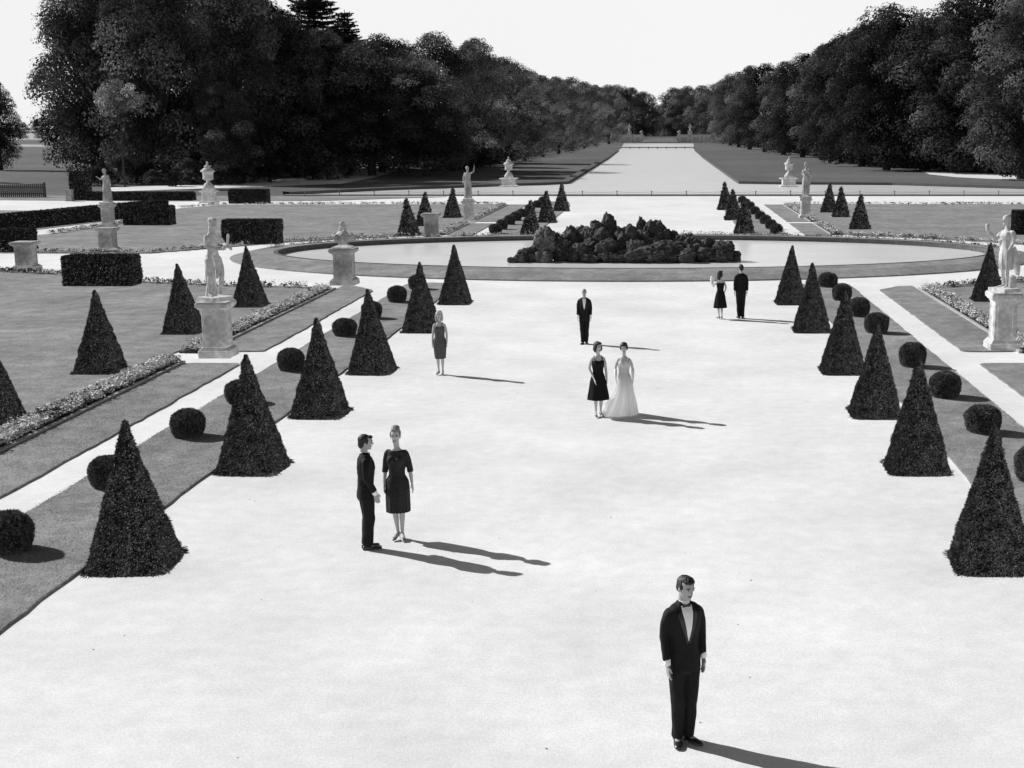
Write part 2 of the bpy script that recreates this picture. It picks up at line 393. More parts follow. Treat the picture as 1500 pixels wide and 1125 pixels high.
for i, y in enumerate(YS):
    w = ['nearest the camera','second from the camera','third from the camera','fourth from the camera','fifth from the camera','farthest, nearest the pond'][i]
    pyramid(-7.42, y, i, 'dark clipped yew pyramid in the row left of the court, ' + w, 'yew pyramids lining the court')
    pyramid(4.62, y, i+1, 'dark clipped yew pyramid in the row right of the court, ' + w, 'yew pyramids lining the court')
for i, (yl, yr) in enumerate([(80.6,82.7),(92.5,95.3),(105.8,107.6)]):
    w = ['nearest the pond','middle one','farthest from the pond'][i]
    pyramid(-7.75, yl, i, 'small dark yew pyramid behind the pond, left of the rocks, ' + w, 'yew pyramids behind the pond', True)
    pyramid(4.95, yr, i, 'small dark yew pyramid behind the pond, right of the rocks, ' + w, 'yew pyramids behind the pond', True)
for i, (x, y, l) in enumerate([(-15.0,81.1,'yew pyramid on the far left lawn, nearest the bare pedestal'),(-15.4,89.2,'yew pyramid on the far left lawn half hidden by the bare pedestal'),(-14.9,97.5,'yew pyramid on the far left lawn beside the statue with raised arm'),
        (12.6,104.0,'yew pyramid on the far right lawn, leftmost of three behind the pond'),(12.8,98.3,'yew pyramid on the far right lawn, middle of three behind the pond'),(12.4,86.1,'yew pyramid on the far right lawn, rightmost and nearest of three')]):
    pyramid(x, y, i, l, 'yew pyramids on the outer lawns', True)
for i, (x, y, l) in enumerate([(-14.1,24.0,'yew pyramid cut by the left edge of the photo, on the outer lawn'),(-14.35,29.2,'x'),(-14.35,34.4,'yew pyramid alone on the left lawn beside the flower strip'),(-14.6,41.3,'yew pyramid standing just left of the satyr statue pedestal'),(-14.5,47.8,'yew pyramid standing just right of the satyr statue, by the pond path'),
        (11.85,49.4,'yew pyramid on the right lawn behind the statue with a raised hand'),(12.2,42.0,'yew pyramid cut by the right edge behind the statue pedestal')]):
    if l == 'x': continue
    pyramid(x, y, i, l, 'yew pyramids on the outer lawns')
# the pyramid at the left edge of the photo really stands at (-14.1, 29)
for o in NOSHADOW:
    if o['label'].startswith('yew pyramid cut by the left'): o.location = (-14.3, 28.6, 0)

def ball_mesh(n, seed, r=.345, h=.56, s=.034):
    rg = random.Random(seed); mb = MB(); c = Vector((0,0,h*.5))
    def surf(u, a, q=1.0):
        d = Vector((math.cos(a)*math.sqrt(1-u*u), math.sin(a)*math.sqrt(1-u*u), u)); e = 2.2
        k = ((math.hypot(d.x,d.y))**e + abs(d.z)**e)**(-1/e)
        k *= 1 + .05*noise.noise(d*2.2 + Vector((seed,0,0)))
        z = d.z*h*.52*k*q
        if d.z < 0:                               # straight sides down to the turf
            g = 1/max(.35, math.hypot(d.x,d.y))**.8; return Vector((d.x*r*q*g*.97*(1-.10*d.z*d.z), d.y*r*q*g*.97*(1-.10*d.z*d.z), max(z,-h*.5))), d
        return Vector((d.x*r*k*q, d.y*r*k*q, z)), d
    rr = []
    for j in range(1, 14):
        u = -math.cos(math.pi*j/14); rr.append([surf(u, 2*math.pi*i/28, .94)[0] + c for i in range(28)])
    mb.rings(rr, 1)
    for _ in range(n):
        p, d = surf(rg.uniform(-.93,1), rg.uniform(0, 2*math.pi), .96); spr(mb, p + c + d*.012*noise.noise(p*14), d, rg, s*(1+.5*noise.noise(p*8)), s*.25, -.1, .6)
    for v in range(0): pass
    return mb.mesh('foliage', [M['box_leaf'], M['yew_core']])
BALL = [ball_mesh(9000, 3+i) for i in range(2)]; BALL_F = [ball_mesh(1800, 9, s=.06)]
def ball(x, y, i, label, far=False, s=1.0):
    o = link('clipped_box_ball', (BALL_F if far else BALL)[0 if far else i % 2]); o.location = (x*(y+.28)/y, y+.28, .03)
    rg = random.Random(int(x*17+y*3)); o.scale = (s*rg.uniform(.95,1.08), s*rg.uniform(.95,1.08), s*rg.uniform(.92,1.06)); o.rotation_euler = (0,0,rg.uniform(0,6))
    tag(o, label, 'topiary', 'round box bushes along the turf strips')
BL = [19.3, 23.0, 27.0, 30.5, 34.8, 40.9, 44.8, 49.2, 53.3]
BR = [23.4, 27.4, 31.2, 35.4, 41.5, 45.3, 49.7, 54.0]
for i, y in enumerate(BL): ball(-9.60, y, i, 'round clipped box bush on the left turf strip, %s from the camera' % ORD[i])
for i, y in enumerate(BR): ball(6.58, y, i, 'round clipped box bush on the right turf strip, %s from the camera' % ORD[i], s=1.06)
for i, y in enumerate([82.6, 86.0, 90.4, 94.4, 98.6, 104.4, 110.5, 116.0]):
    ball(-10.05+.0*i, y, i, 'small round bush behind the pond, left row, %s from the pond' % ORD[i], True, 1.05)
for i, y in enumerate([82.4, 86.5, 91.0, 96.0, 101.5, 107.5, 113.0, 118.0]):
    ball(6.85, y, i, 'small round bush behind the pond, right row, %s from the pond' % ORD[i], True, 1.05)

def hedge(x0, x1, y0, y1, h, label, n=9000, skew=None, s=.07):
    """box hedge; skew = (dx over its length) for a hedge running away at an angle"""
    rg = random.Random(int(x0*13+y0)); mb = MB(); cx, cy = (x0+x1)/2, (y0+y1)/2
    def T(x, y, z):
        if skew: x = x + skew*(y-y0)/(y1-y0)
        j = .04*noise.noise(Vector((x*1.5, y*1.5, z*2)))
        return Vector((x-cx+j, y-cy+j, z))
    def quadgrid(P, nu, nv):
        vs = []; fs = []
        for i in range(nu+1):
            for k in range(nv+1): vs.append(P(i/nu, k/nv))
        for i in range(nu):
            for k in range(nv): a = i*(nv+1)+k; fs.append((a, a+nv+1, a+nv+2, a+1))
        mb.add(vs, fs, 1)
    d = .04
    a, b, c, e, t = x0+d, x1-d, y0+d, y1-d, h-d
    faces = [(lambda u,v: T(a+(b-a)*u, c, t*v), (0,-1,0), (x1-x0)*h), (lambda u,v: T(a+(b-a)*u, e, t*v), (0,1,0), (x1-x0)*h*.4),
             (lambda u,v: T(a, c+(e-c)*u, t*v), (-1,0,0), (y1-y0)*h), (lambda u,v: T(b, c+(e-c)*u, t*v), (1,0,0), (y1-y0)*h),
             (lambda u,v: T(a+(b-a)*u, c+(e-c)*v, t), (0,0,1), (x1-x0)*(y1-y0)*1.3)]
    tot = sum(f[2] for f in faces)
    for P, nr, ar in faces:
        quadgrid(P, 12, 6)
        for _ in range(int(n*ar/tot)):
            spr(mb, P(rg.random(), rg.random()), Vector(nr), rg, s, s*.3, 0, .6)
    o = mb.build('clipped_hedge', [M['hedge_leaf'], M['yew_core']]); o.location = (cx, cy, .03)
    tag(o, label, 'hedge'); NOSHADOW.append(o); return o
hedge(-24.0,-21.2,54.4,55.6,1.2,'dark box-shaped hedge block on the near left lawn before the pond path', 16000)
hedge(-24.1,-21.0,74.8,76.0,1.33,'dark box-shaped hedge block on the lawn behind the satyr statue', 12000)
hedge(-35.3,-32.2,89.8,91.0,1.28,'dark hedge block to the right of the draped statue on the far left', 9000)
hedge(-36.8,-33.5,116.6,117.8,1.2,'small dark hedge block beside the lidded urn on the left', 8000)
hedge(-37.5,-32.4,69.9,71.1,1.2,'dark hedge block behind the bare pedestal at the left edge', 8000)
hedge(-42.4,-41.3,79.0,102.5,1.05,'long low hedge running away diagonally on the far left', 16000, skew=4.6, s=.09)
hedge(-52.6,-51.1,122.2,123.6,2.5,'tall narrow hedge block at the far left by the gravel path', 6000, s=.1)
hedge(-50.9,-41.5,121.5,122.6,.75,'thin low hedge between the tall hedge block and the lidded urn', 6000, s=.1)
hedge(21.0,25.5,81.6,82.8,1.45,'dark hedge block at the right edge behind the statue with a raised hand', 7000)

# ------------------------------------------------------------------ trees
def tree_mesh(seed, H=20.0, W=7.2, nl=32000, base=.05, leaf=.30, lobes=46, lr=1.0):
    rg = random.Random(seed); cr = MB(); tr = MB(); tone = []
    tr.tube([(0,0,-.3),(rg.uniform(-.2,.2),0,H*.2),(rg.uniform(-.5,.5),rg.uniform(-.4,.4),H*.5),(rg.uniform(-.6,.6),0,H*.85)], [.55*lr,.42*lr,.26*lr,.06] if base < .4 else [.12,.10,.08,.03], n=9)
    L = []
    for k in range(lobes):
        zz = (k+.5)/lobes; z = base + (1-base)*zz
        rad = W*math.sin(math.pi*min(1,(zz*.80+.17)))**.65*rg.uniform(.88,1.08)
        a = k*2.4 + rg.uniform(-.5,.5); rr = rad*rg.uniform(.55,.86) if k < lobes-3 else rad*.25
        r = rg.uniform(1.2,2.5)*(1.0 if zz < .8 else .85)*lr
        c = Vector((math.cos(a)*rr, math.sin(a)*rr, min(H*z, H-r*.6))); L.append((c, r, rg.choice((.55,.7,.9,1.1,1.45,1.9))))
        tr.tube([(0,0,c.z*.55 if base < .4 else c.z*.9), c*.6+Vector((0,0,c.z*.2 if base < .4 else c.z*.36)), c], [.14*lr,.09*lr,.03], n=6)
    for k in range(int(lobes*.3)):
        z = rg.uniform(max(.2,base+.1),.85)*H; L.append((Vector((rg.uniform(-.4,.4)*W, rg.uniform(-.4,.4)*W, z)), 2.8*lr, .45))  # inner filler clumps coloured dark, painting shade inside the crown
    ws = [r*r for c, r, t in L]; k = 0
    while k < nl:
        c, r, t = rg.choices(L, ws)[0]
        d = Vector((rg.gauss(0,1), rg.gauss(0,1), rg.gauss(0,1))).normalized()
        if d.z < -.15 and rg.random() < .75: continue
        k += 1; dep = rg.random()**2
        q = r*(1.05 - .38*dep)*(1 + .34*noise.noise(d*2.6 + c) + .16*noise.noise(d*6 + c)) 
        p = c + Vector((d.x*q, d.y*q, d.z*q*.66 - .22*q*(d.x*d.x+d.y*d.y)))
        if p.z < H*base*.3: continue
        s_ = leaf*rg.uniform(.55,1.25)
        nrm = (d + Vector((rg.gauss(0,.28),rg.gauss(0,.28),rg.gauss(.25,.28)))).normalized()
        u = nrm.cross(Vector((rg.gauss(0,1),rg.gauss(0,1),rg.gauss(0,1)))).normalized(); v = nrm.cross(u)
        cr.add([p-u*s_*.5, p-v*s_*.36+u*s_*.1, p+u*s_*.5, p+v*s_*.36+u*s_*.05], [(0,1,2,3)]); tone.append(t*(1.15 - .6*dep))  # leaf colour darkens with depth in the clump, as painted shade
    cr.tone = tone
    return cr, tr
def spruce_mesh(seed, H=22.0):
    rg = random.Random(seed); cr = MB(); tr = MB(); tr.tube([(0,0,-.3),(0,0,H*.5),(0,0,H)], [.4,.25,.03], n=8)
    z = H*.12
    while z < H-.2:
        t = 1 - z/H; n = 10 if t > .12 else 6; Lb = .5 + 5.0*t**.7
        for k in range(n):
            a = k*2*math.pi/n + rg.uniform(-.4,.4); L_ = Lb*rg.uniform(.65,1.15); d = Vector((math.cos(a), math.sin(a), 0))
            for j in range(int(14 + L_*30)):
                q = rg.random()**.8; p = Vector((0,0,z)) + d*L_*q + Vector((0,0, .25*L_*q*(q-.9)*1.4))
                e = Vector((rg.gauss(0,1), rg.gauss(0,1), rg.gauss(-.5,.35))).normalized(); w = e.cross(Vector((rg.gauss(0,.3),rg.gauss(0,.3),1))).normalized()*.10
                ll = .45*(1.1-q*.5)
                cr.add([p-w, p+w, p+e*ll+w*.3, p+e*ll-w*.3], [(0,1,2,3)])
        z += rg.uniform(.3,.6) if t > .2 else rg.uniform(.25,.45)
    return cr, tr
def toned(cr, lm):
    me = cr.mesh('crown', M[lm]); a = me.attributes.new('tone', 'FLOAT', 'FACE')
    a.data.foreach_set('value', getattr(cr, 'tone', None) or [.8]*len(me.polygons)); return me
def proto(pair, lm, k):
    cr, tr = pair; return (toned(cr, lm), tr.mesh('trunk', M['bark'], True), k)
TP = {}
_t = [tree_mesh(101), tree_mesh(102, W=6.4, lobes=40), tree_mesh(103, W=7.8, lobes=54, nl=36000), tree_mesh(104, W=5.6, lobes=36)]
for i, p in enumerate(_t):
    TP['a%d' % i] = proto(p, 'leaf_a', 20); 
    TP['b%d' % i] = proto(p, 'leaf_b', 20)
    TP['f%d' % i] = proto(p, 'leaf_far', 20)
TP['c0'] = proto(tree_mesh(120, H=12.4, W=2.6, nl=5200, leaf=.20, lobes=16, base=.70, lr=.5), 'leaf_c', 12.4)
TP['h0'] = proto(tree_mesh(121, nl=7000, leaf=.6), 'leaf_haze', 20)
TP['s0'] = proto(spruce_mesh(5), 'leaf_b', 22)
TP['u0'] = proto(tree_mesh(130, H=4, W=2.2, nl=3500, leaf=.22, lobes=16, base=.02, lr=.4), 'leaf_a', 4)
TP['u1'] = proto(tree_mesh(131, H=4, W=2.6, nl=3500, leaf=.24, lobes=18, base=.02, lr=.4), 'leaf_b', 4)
TREES = []
def tree(px, Y, ytop, kind, label, group=None, wide=1.0, name='broadleaf_tree', H=None, cat='tree'):
    cm, tm, h0 = TP[kind]; H = H or ZT(ytop, Y); x = XY(px, Y); rg = random.Random(int(px*7+Y))
    r = empty(name, (x, Y, 0), rg.uniform(0, 6.28), label, cat, group)
    s_ = H/h0; r.scale = (s_*wide, s_*wide, s_)
    link('crown', cm, r); link('trunk', tm, r); TREES.append(r); return r
rg = random.Random(77)
LW = 'tall dark broadleaf tree in the dense wood on the left'; GW = 'trees of the left wood'
wood = [(150,176,-50,'b0'),(245,168,-70,'b2'),(350,176,-40,'b0'),(425,186,22,'b1'),(300,195,-70,'a2'),(180,200,-60,'a3'),(400,212,0,'a3'),
        (480,196,42,'b1'),(545,190,62,'b0'),(625,188,88,'b2'),(560,205,50,'b0'),(640,214,47,'b2'),(700,226,56,'b1'),(140,205,-10,'a0'),(500,225,38,'b2'),(590,240,58,'b0'),(690,262,62,'a3'),(335,160,120,'b1'),(220,225,-40,'a0'),(372,190,-30,'a2'),(330,215,-60,'a0'),(425,200,14,'a3')]
for i, (px, Y, yt, k) in enumerate(wood):
    w = 1.0 if yt > -20 else .82
    if i == 0: tree(px, Y, yt, k, 'tall dark tree standing at the left end of the wood, its branches against the sky', w and None, w)
    elif (px, Y) == (625,188): tree(px, Y, yt, k, 'broad rounded dark tree nearest the water at the right end of the left wood', None, 1.25)
    elif (px, Y) == (545,190): tree(px, Y, yt, k, LW, GW, 1.2)
    else: tree(px, Y, yt, k, LW, GW, w)
tree(470,214,-45,'s0','tall spruce rising above the left wood, its tip cut by the top of the photo', None, 1.35, 'spruce_tree')
tree(514,222,14,'s0','shorter spruce just right of the tallest spruce above the left wood', None, 1.3, 'spruce_tree')
r = tree(183,151,116,'c0','pale sapling with light leaves in front of the dark left wood', None, 1.0, 'young_tree')
# the row left of the canal
for i, (px, Y, yt, k) in enumerate([(742,250,84,'b0'),(768,282,100,'b2'),(795,320,110,'b3'),(818,362,114,'f1'),(838,410,113,'f0'),(856,470,120,'f2'),(872,540,124,'f3'),(892,610,124,'f0'),(720,285,80,'b2'),(750,320,92,'b1'),(778,365,104,'b1'),(815,440,112,'f3')]):
    tree(px, Y, yt, k, 'dark tree in the long row on the left bank of the canal', 'trees along the left bank', 1.05)
LEFTBANK = [t for t in TREES if t.get('group') == 'trees along the left bank']
LEFTBANK += [t for t in TREES if t.location.x > -34 and t.location.x < 0 and t.location.y > 215]
LEFTBANK += [t for t in TREES if t.location.y > 600 and t not in LEFTBANK]
for t in LEFTBANK: NOSHADOW.extend(t.children)
for i, (px, Y, yt, k) in enumerate([(903,700,124,'f2'),(925,745,128,'f1'),(943,770,134,'f0'),(957,900,150,'h0'),(972,980,152,'h0'),(986,790,128,'f3'),(1006,760,126,'f0'),(1028,735,125,'f1'),(1048,700,122,'f2'),(880,760,128,'f0'),(1000,900,132,'f1'),(1060,780,125,'f3')]):
    tree(px, Y, yt, k, 'distant grey tree behind the terrace wall at the end of the canal', 'distant trees at the end of the canal', 1.15)
for i, (px, Y, yt, k) in enumerate([(1496,176,-15,'b2'),(1440,200,-30,'a2'),(1395,205,-8,'b1'),(1352,212,26,'a0'),(1298,214,6,'a2'),(1262,238,36,'a1'),(1232,262,50,'a0'),(1204,288,66,'b3'),(1176,318,78,'a2'),(1148,350,90,'b1'),(1120,392,93,'a0'),(1098,440,96,'b3'),(1082,500,105,'b2'),(1070,560,112,'f0'),(1060,620,118,'f1'),
        (1340,240,24,'a3'),(1380,235,18,'a0'),(1290,250,24,'a0'),(1250,280,44,'a3'),(1210,320,64,'a1'),(1470,225,0,'a0'),(1530,200,-20,'a1')]):
    if i == 0: tree(px, Y, yt, k, 'lighter leafed tree at the right edge of the photo', None, 1.0)
    elif (px, Y) == (1298,214): tree(px, Y, yt, k, 'large dark tree with a rounded top standing highest on the right bank', None, 1.0)
    else: tree(px, Y, yt, k, 'dark tree in the dense row on the right bank of the canal', 'trees along the right bank', 1.05)
# far left
tree(2, 215, 116,'f3','lone grey tree cut by the left edge of the photo', None, .9)
tree(-32, 165, 205,'a1','dark low tree at the left edge above the wooden paling', None, 1.0)
for i, px in enumerate([-20, 30, 62, 95]):
    tree(px, 900+20*i, 172+3*(i%2), 'h0', 'pale misty tree on the horizon at the far left', 'misty trees on the left horizon', 1.6)
# undergrowth
for i in range(24):
    px = 130 + i*16.4 + rg.uniform(-6,6); Y = rg.uniform(152,166) if px < 400 else rg.uniform(172,184)
    tree(px, Y, 0, 'u%d' % (i % 3 == 0), 'leafy shrub growing at the foot of the left wood', 'shrubs at the foot of the left wood', 1.1, 'shrub', H=rg.uniform(1.6,3.6), cat='shrub')
for i in range(16):
    px = 1360 + i*11 + rg.uniform(-4,4)
    tree(px, 220 - i*1.0 + rg.uniform(-3,3), 0, 'u0', 'leafy shrub in the shade of the right bank trees', 'shrubs under the right bank trees', 1.2, 'shrub', H=rg.uniform(2.5,5), cat='shrub')

for i in range(22):
    px = 655 + i*8.6; Y = 215 + i*i*.62
    tree(px, Y, 0, 'u0', 'leafy shrub at the foot of the trees on the left canal bank', 'shrubs on the left canal bank', 1.5, 'shrub', H=rg.uniform(3,5), cat='shrub')
for i in range(20):
    px = 1330 - i*11.5; Y = 226 + i*i*.75
    tree(px, Y, 0, 'u0', 'leafy shrub at the foot of the trees on the right canal bank', 'shrubs on the right canal bank', 1.5, 'shrub', H=rg.uniform(2.5,4.5), cat='shrub')

# ------------------------------------------------------------------ rocks in the pond
def rock(px, ybot, w, h, kind, label=None, dy=0.0, lean=0.0, seed=0, tall=False):
    """px,ybot = foot in the photo, w,h = metres"""
    Y = 64.4 + dy; x = XY(px, Y); rg = random.Random(seed*7+3); mb = MB()
    import bmesh
    bm = bmesh.new(); bmesh.ops.create_icosphere(bm, subdivisions=5, radius=1)
    off = Vector((rg.uniform(-50,50), rg.uniform(-50,50), rg.uniform(-50,50)))
    for v in bm.verts:
        d = v.co.normalized()
        k = 1 + .36*noise.noise(d*1.3+off) + .24*abs(noise.noise(d*2.8+off)) - .26*max(0, noise.noise(d*4.0+off))**.7 + .07*noise.noise(d*9+off) + .035*noise.noise(d*19+off)
        e = 2.6; q = (abs(d.x)**e+abs(d.y)**e+abs(d.z)**e)**(-1/e)
        p = d*k*q;
        z = p.z*.5*h + h*.47
        v.co = Vector((p.x*w*.5 + lean*z, p.y*w*.42, max(z, -.12)))
    me = bpy.data.meshes.new('rock'); bm.to_mesh(me); bm.free(); me.materials.append(M[kind])
    me.polygons.foreach_set('use_smooth', [True]*len(me.polygons))
    o = link('rock', me); o.location = (x, Y, .02); o.rotation_euler = (0,0,rg.uniform(-.3,.3))
    tag(o, label or 'dark weathered rock in the heap rising from the pond', 'rock', None if label else 'rocks heaped in the pond')
S = 4.286; PXM = F/65.5
def RK(zx, top, bot, w, kind='rock', label=None, dy=0.0, lean=0.0):
    global _rs
    _rs += 1; Y = 64.4+dy
    zt = ZT(310 + top/S, Y); h = max(.25, zt)
    rock(740 + zx/S, 0, w/S/(F/Y)*1.12, h*1.02, kind, label, dy, lean, _rs)
_rs = 0
for a in [(45,292,318,50,'rock','small flat dark rock at the left tip of the heap',0),(92,272,318,70,'rock',None,.1),(150,232,318,110,'rock',None,.5),
          (250,118,300,120,'rock_pale','pale upright squared boulder at the left of the rock heap',.8),(238,250,300,90,'rock_pale',None,.2),(345,170,310,100,'rock',None,.9),(330,145,230,80,'rock',None,1.7),
          (415,116,210,110,'rock',None,2.3),(510,100,200,120,'rock_pale','pale slanted boulder behind the left of the rock heap',2.6),(490,198,290,165,'rock',None,.9),(530,272,330,105,'rock',None,.1),(430,235,320,90,'rock',None,.5),
          (655,28,220,95,'rock','tall dark pointed rock, the highest peak of the heap',2.6,-.0),(590,85,220,110,'rock',None,2.4),(615,118,210,115,'rock',None,1.6),(640,185,312,125,'rock',None,.6),(650,250,318,120,'rock',None,.3),(700,200,300,90,'rock',None,1.3),
          (765,94,215,125,'rock',None,2.0),(820,178,250,110,'rock_pale',None,1.3),(768,238,322,145,'rock',None,.3),(860,118,220,100,'rock',None,2.2),(858,56,120,58,'rock','gnarled knobbly rock sticking up right of the gap in the heap',2.8),
          (945,68,190,130,'rock',None,2.7),(905,165,250,150,'rock',None,1.8),(900,222,325,175,'rock',None,.3),(1000,112,200,110,'rock',None,2.4),(1062,128,170,50,'rock',None,2.4),(1110,150,230,130,'rock',None,2.0),(1160,165,240,110,'rock',None,1.7),
          (1030,188,300,200,'rock',None,.8),(1110,240,322,150,'rock',None,.3),(1205,208,300,140,'rock',None,.9),(1290,172,230,110,'rock',None,1.5),(1255,230,320,130,'rock',None,.6),(1370,192,318,115,'rock',None,.8),(1330,255,322,110,'rock',None,.4),(1445,250,282,60,'rock','small low rock at the right tip of the heap',.9),(560,180,300,120,'rock',None,1.4),(395,200,310,110,'rock',None,1.2),(980,240,320,120,'rock',None,.5)]:
    zx, top, bot, w, k, lab, dy = a[:7]; RK(zx, top, bot, w, k, lab, dy*1.0, a[7] if len(a) > 7 else 0)

# ------------------------------------------------------------------ stonework
def sq(mb, prof, n=1, cx=0, cy=0, ry=1.0):
    """stack of square sections (z, half width)"""
    rr = []
    for z, h in prof:
        c = h*.06; hy = h*ry
        rr.append([(cx-h+c,cy-hy,z),(cx+h-c,cy-hy,z),(cx+h,cy-hy+c,z),(cx+h,cy+hy-c,z),(cx+h-c,cy+hy,z),(cx-h+c,cy+hy,z),(cx-h,cy+hy-c,z),(cx-h,cy-hy+c,z)])
    mb.rings(rr)
def pedestal(x, y, h, half, label, stone='stone', group=None, panel=True, rz=0.0):
    if half < .4: y += half*1.36
    r = empty('stone_pedestal', (x, y, 0), rz, label, 'pedestal', group)
    b = MB(); sq(b, [(0,half*1.38),(h*.13,half*1.36),(h*.135,half*1.30),(h*.19,half*1.08)]); b.build('base', M[stone], r)
    s_ = MB(); sq(s_, [(h*.18,half),(h*.845,half)]); s_.build('shaft', M[stone], r)
    c = MB(); sq(c, [(h*.83,half*1.06),(h*.86,half*1.08),(h*.87,half*1.22),(h*.90,half*1.30),(h*.905,half*1.38),(h*.965,half*1.40),(h,half*1.30)]); c.build('cornice', M[stone], r)
    if panel:
        p = MB()
        for sx, sy in ((0,-1),(1,0),(-1,0)):
            w, z0, z1, t = half*.72, h*.26, h*.78, .012
            for (u0,u1,v0,v1) in ((-w,w,z0,z0+.035),(-w,w,z1-.035,z1),(-w,-w+.035,z0+.037,z1-.037),(w-.035,w,z0+.037,z1-.037)):
                if sy: p.box(u0,u1,-half-t,-half+.004,v0,v1)
                else:
                    a, b_ = sorted((sx*(half-.004), sx*(half+t))); p.box(a,b_,u0,u1,v0,v1)
        p.build('panel_moulding', M[stone], r)
    for ch in r.children: NOSHADOW.append(ch)
    return r
def lathe(mb, prof, n=28, cx=0, cy=0, gad=0.0, gk=14):
    mb.rings([[(cx+r*(1+gad*abs(math.sin(gk*math.pi*i/n)))*math.cos(2*math.pi*i/n), cy+r*(1+gad*abs(math.sin(gk*math.pi*i/n)))*math.sin(2*math.pi*i/n), z) for i in range(n)] for z, r in prof])
def urn(x, y, z, H, label, stone='stone', group=None):
    r = empty('lidded_stone_urn', (x, y, z), 0, label, 'urn', group); k = H
    f = MB(); lathe(f, [(0,.215*k),(.09*k,.215*k),(.13*k,.20*k),(.19*k,.15*k),(.25*k,.115*k),(.27*k,.065*k),(.34*k,.058*k)]); f.build('foot', M[stone], r, True)
    b = MB(); lathe(b, [(.335*k,.062*k),(.36*k,.12*k),(.385*k,.17*k),(.41*k,.178*k),(.43*k,.165*k),(.60*k,.170*k),(.62*k,.19*k),(.64*k,.19*k)], n=48, gad=.06, gk=9); b.build('bowl', M[stone], r, True)
    l = MB(); lathe(l, [(.635*k,.20*k),(.642*k,.245*k),(.66*k,.245*k),(.70*k,.205*k),(.76*k,.125*k),(.79*k,.075*k),(.80*k,.115*k),(.82*k,.112*k),(.86*k,.07*k),(.89*k,.028*k),(.91*k,.024*k),(.935*k,.04*k),(.96*k,.036*k),(.985*k,.016*k),(1.0*k,.004*k)]); l.build('lid', M[stone], r, True)
    for ch in r.children: NOSHADOW.append(ch)
    return r
pedestal(-12.35, 37.1, 1.55, .32, 'pale stone pedestal under the satyr statue beside the left path')
pedestal(9.75, 38.3, 1.66, .32, 'pale stone pedestal under the statue with a raised hand at the right')
pedestal(-13.1, 92.5, 1.5, .32, 'stone pedestal under the statue with its arm lifted high', 'stone')
pedestal(10.2, 97.5, 1.42, .32, 'stone pedestal under the cloaked statue beyond the pond on the right', 'stone')
pedestal(-35.7, 88.0, 1.5, .32, 'stone pedestal under the draped statue on the far left', 'stone')
pedestal(-28.6, 70.1, 1.25, .36, 'bare weathered pedestal in front of the draped statue on the far left', 'stone_dark')
pedestal(-28.55, 60.8, 1.28, .36, 'bare weathered pedestal near the left edge beside the pond path', 'stone_dark')
pedestal(-12.95, 55.0, 1.48, .37, 'weathered dark pedestal with panels under the garlanded vase by the pond', 'stone_dark')
pedestal(-13.15, 77.6, 1.54, .36, 'bare weathered pedestal on the far bank of the pond before the small pyramids', 'stone_dark')
pedestal(-39.1, 118.8, 1.05, .50, 'stone pedestal under the lidded urn at the left', 'stone')
for x, l in ((-16.95,'left'),(14.0,'right')): pedestal(x, 152.6, .95, .72, 'low stone block standing in the water under the %s lidded urn' % l, 'stone', panel=False)
urn(-39.1, 118.8, 1.05, 2.5, 'pale lidded stone urn on a pedestal before the left wood')
urn(-16.95, 152.6, .95, 2.35, 'lidded stone urn standing by the water left of the canal')
urn(14.0, 152.6, .95, 2.35, 'lidded stone urn standing by the water right of the canal')
# garlanded vase on the panelled pedestal
r = empty('garlanded_stone_vase', (-12.95,55.5,1.48), 0, 'squat stone vase with garlands and a carved knot on top, by the pond', 'vase')
b = MB(); sq(b, [(0,.40),(.05,.39),(.09,.26),(.13,.16),(.2,.15)]); b.build('foot', M['stone'], r)
b = MB(); lathe(b, [(.19,.15),(.26,.30),(.34,.36),(.42,.36),(.47,.40),(.53,.42),(.55,.34)], n=36, gad=.06); b.build('bowl', M['stone_dark'], r, True)
b = MB()
for k in range(9):
    a = k*2*math.pi/9; b.ell((.36*math.cos(a), .36*math.sin(a), .50+.04*math.sin(3*a)), (.11,.11,.09), 10, 7)
b.tube([(-.4,0,.52),(-.52,0,.46),(-.5,0,.34)], [.05,.05,.04]); b.tube([(.4,0,.52),(.52,0,.46),(.5,0,.34)], [.05,.05,.04])
b.blob('garland', M['stone_dark'], r, .02, 2)
b = MB(); lathe(b, [(.54,.3),(.62,.22),(.7,.1)]); b.tube([(-.12,0,.66),(-.05,0,.8),(.08,0,.88),(.02,0,.98)], [.07,.08,.09,.05]); b.tube([(.12,0,.66),(.1,0,.78),(-.06,0,.84)], [.06,.06,.05]); b.ell((.0,0,.98), (.11,.1,.10))
b.tube([(.08,0,.9),(.22,0,.88),(.2,0,.76)], [.04,.035,.03]); b.blob('carved_knot', M['stone'], r, .018, 2)
for ch in r.children: NOSHADOW.append(ch)

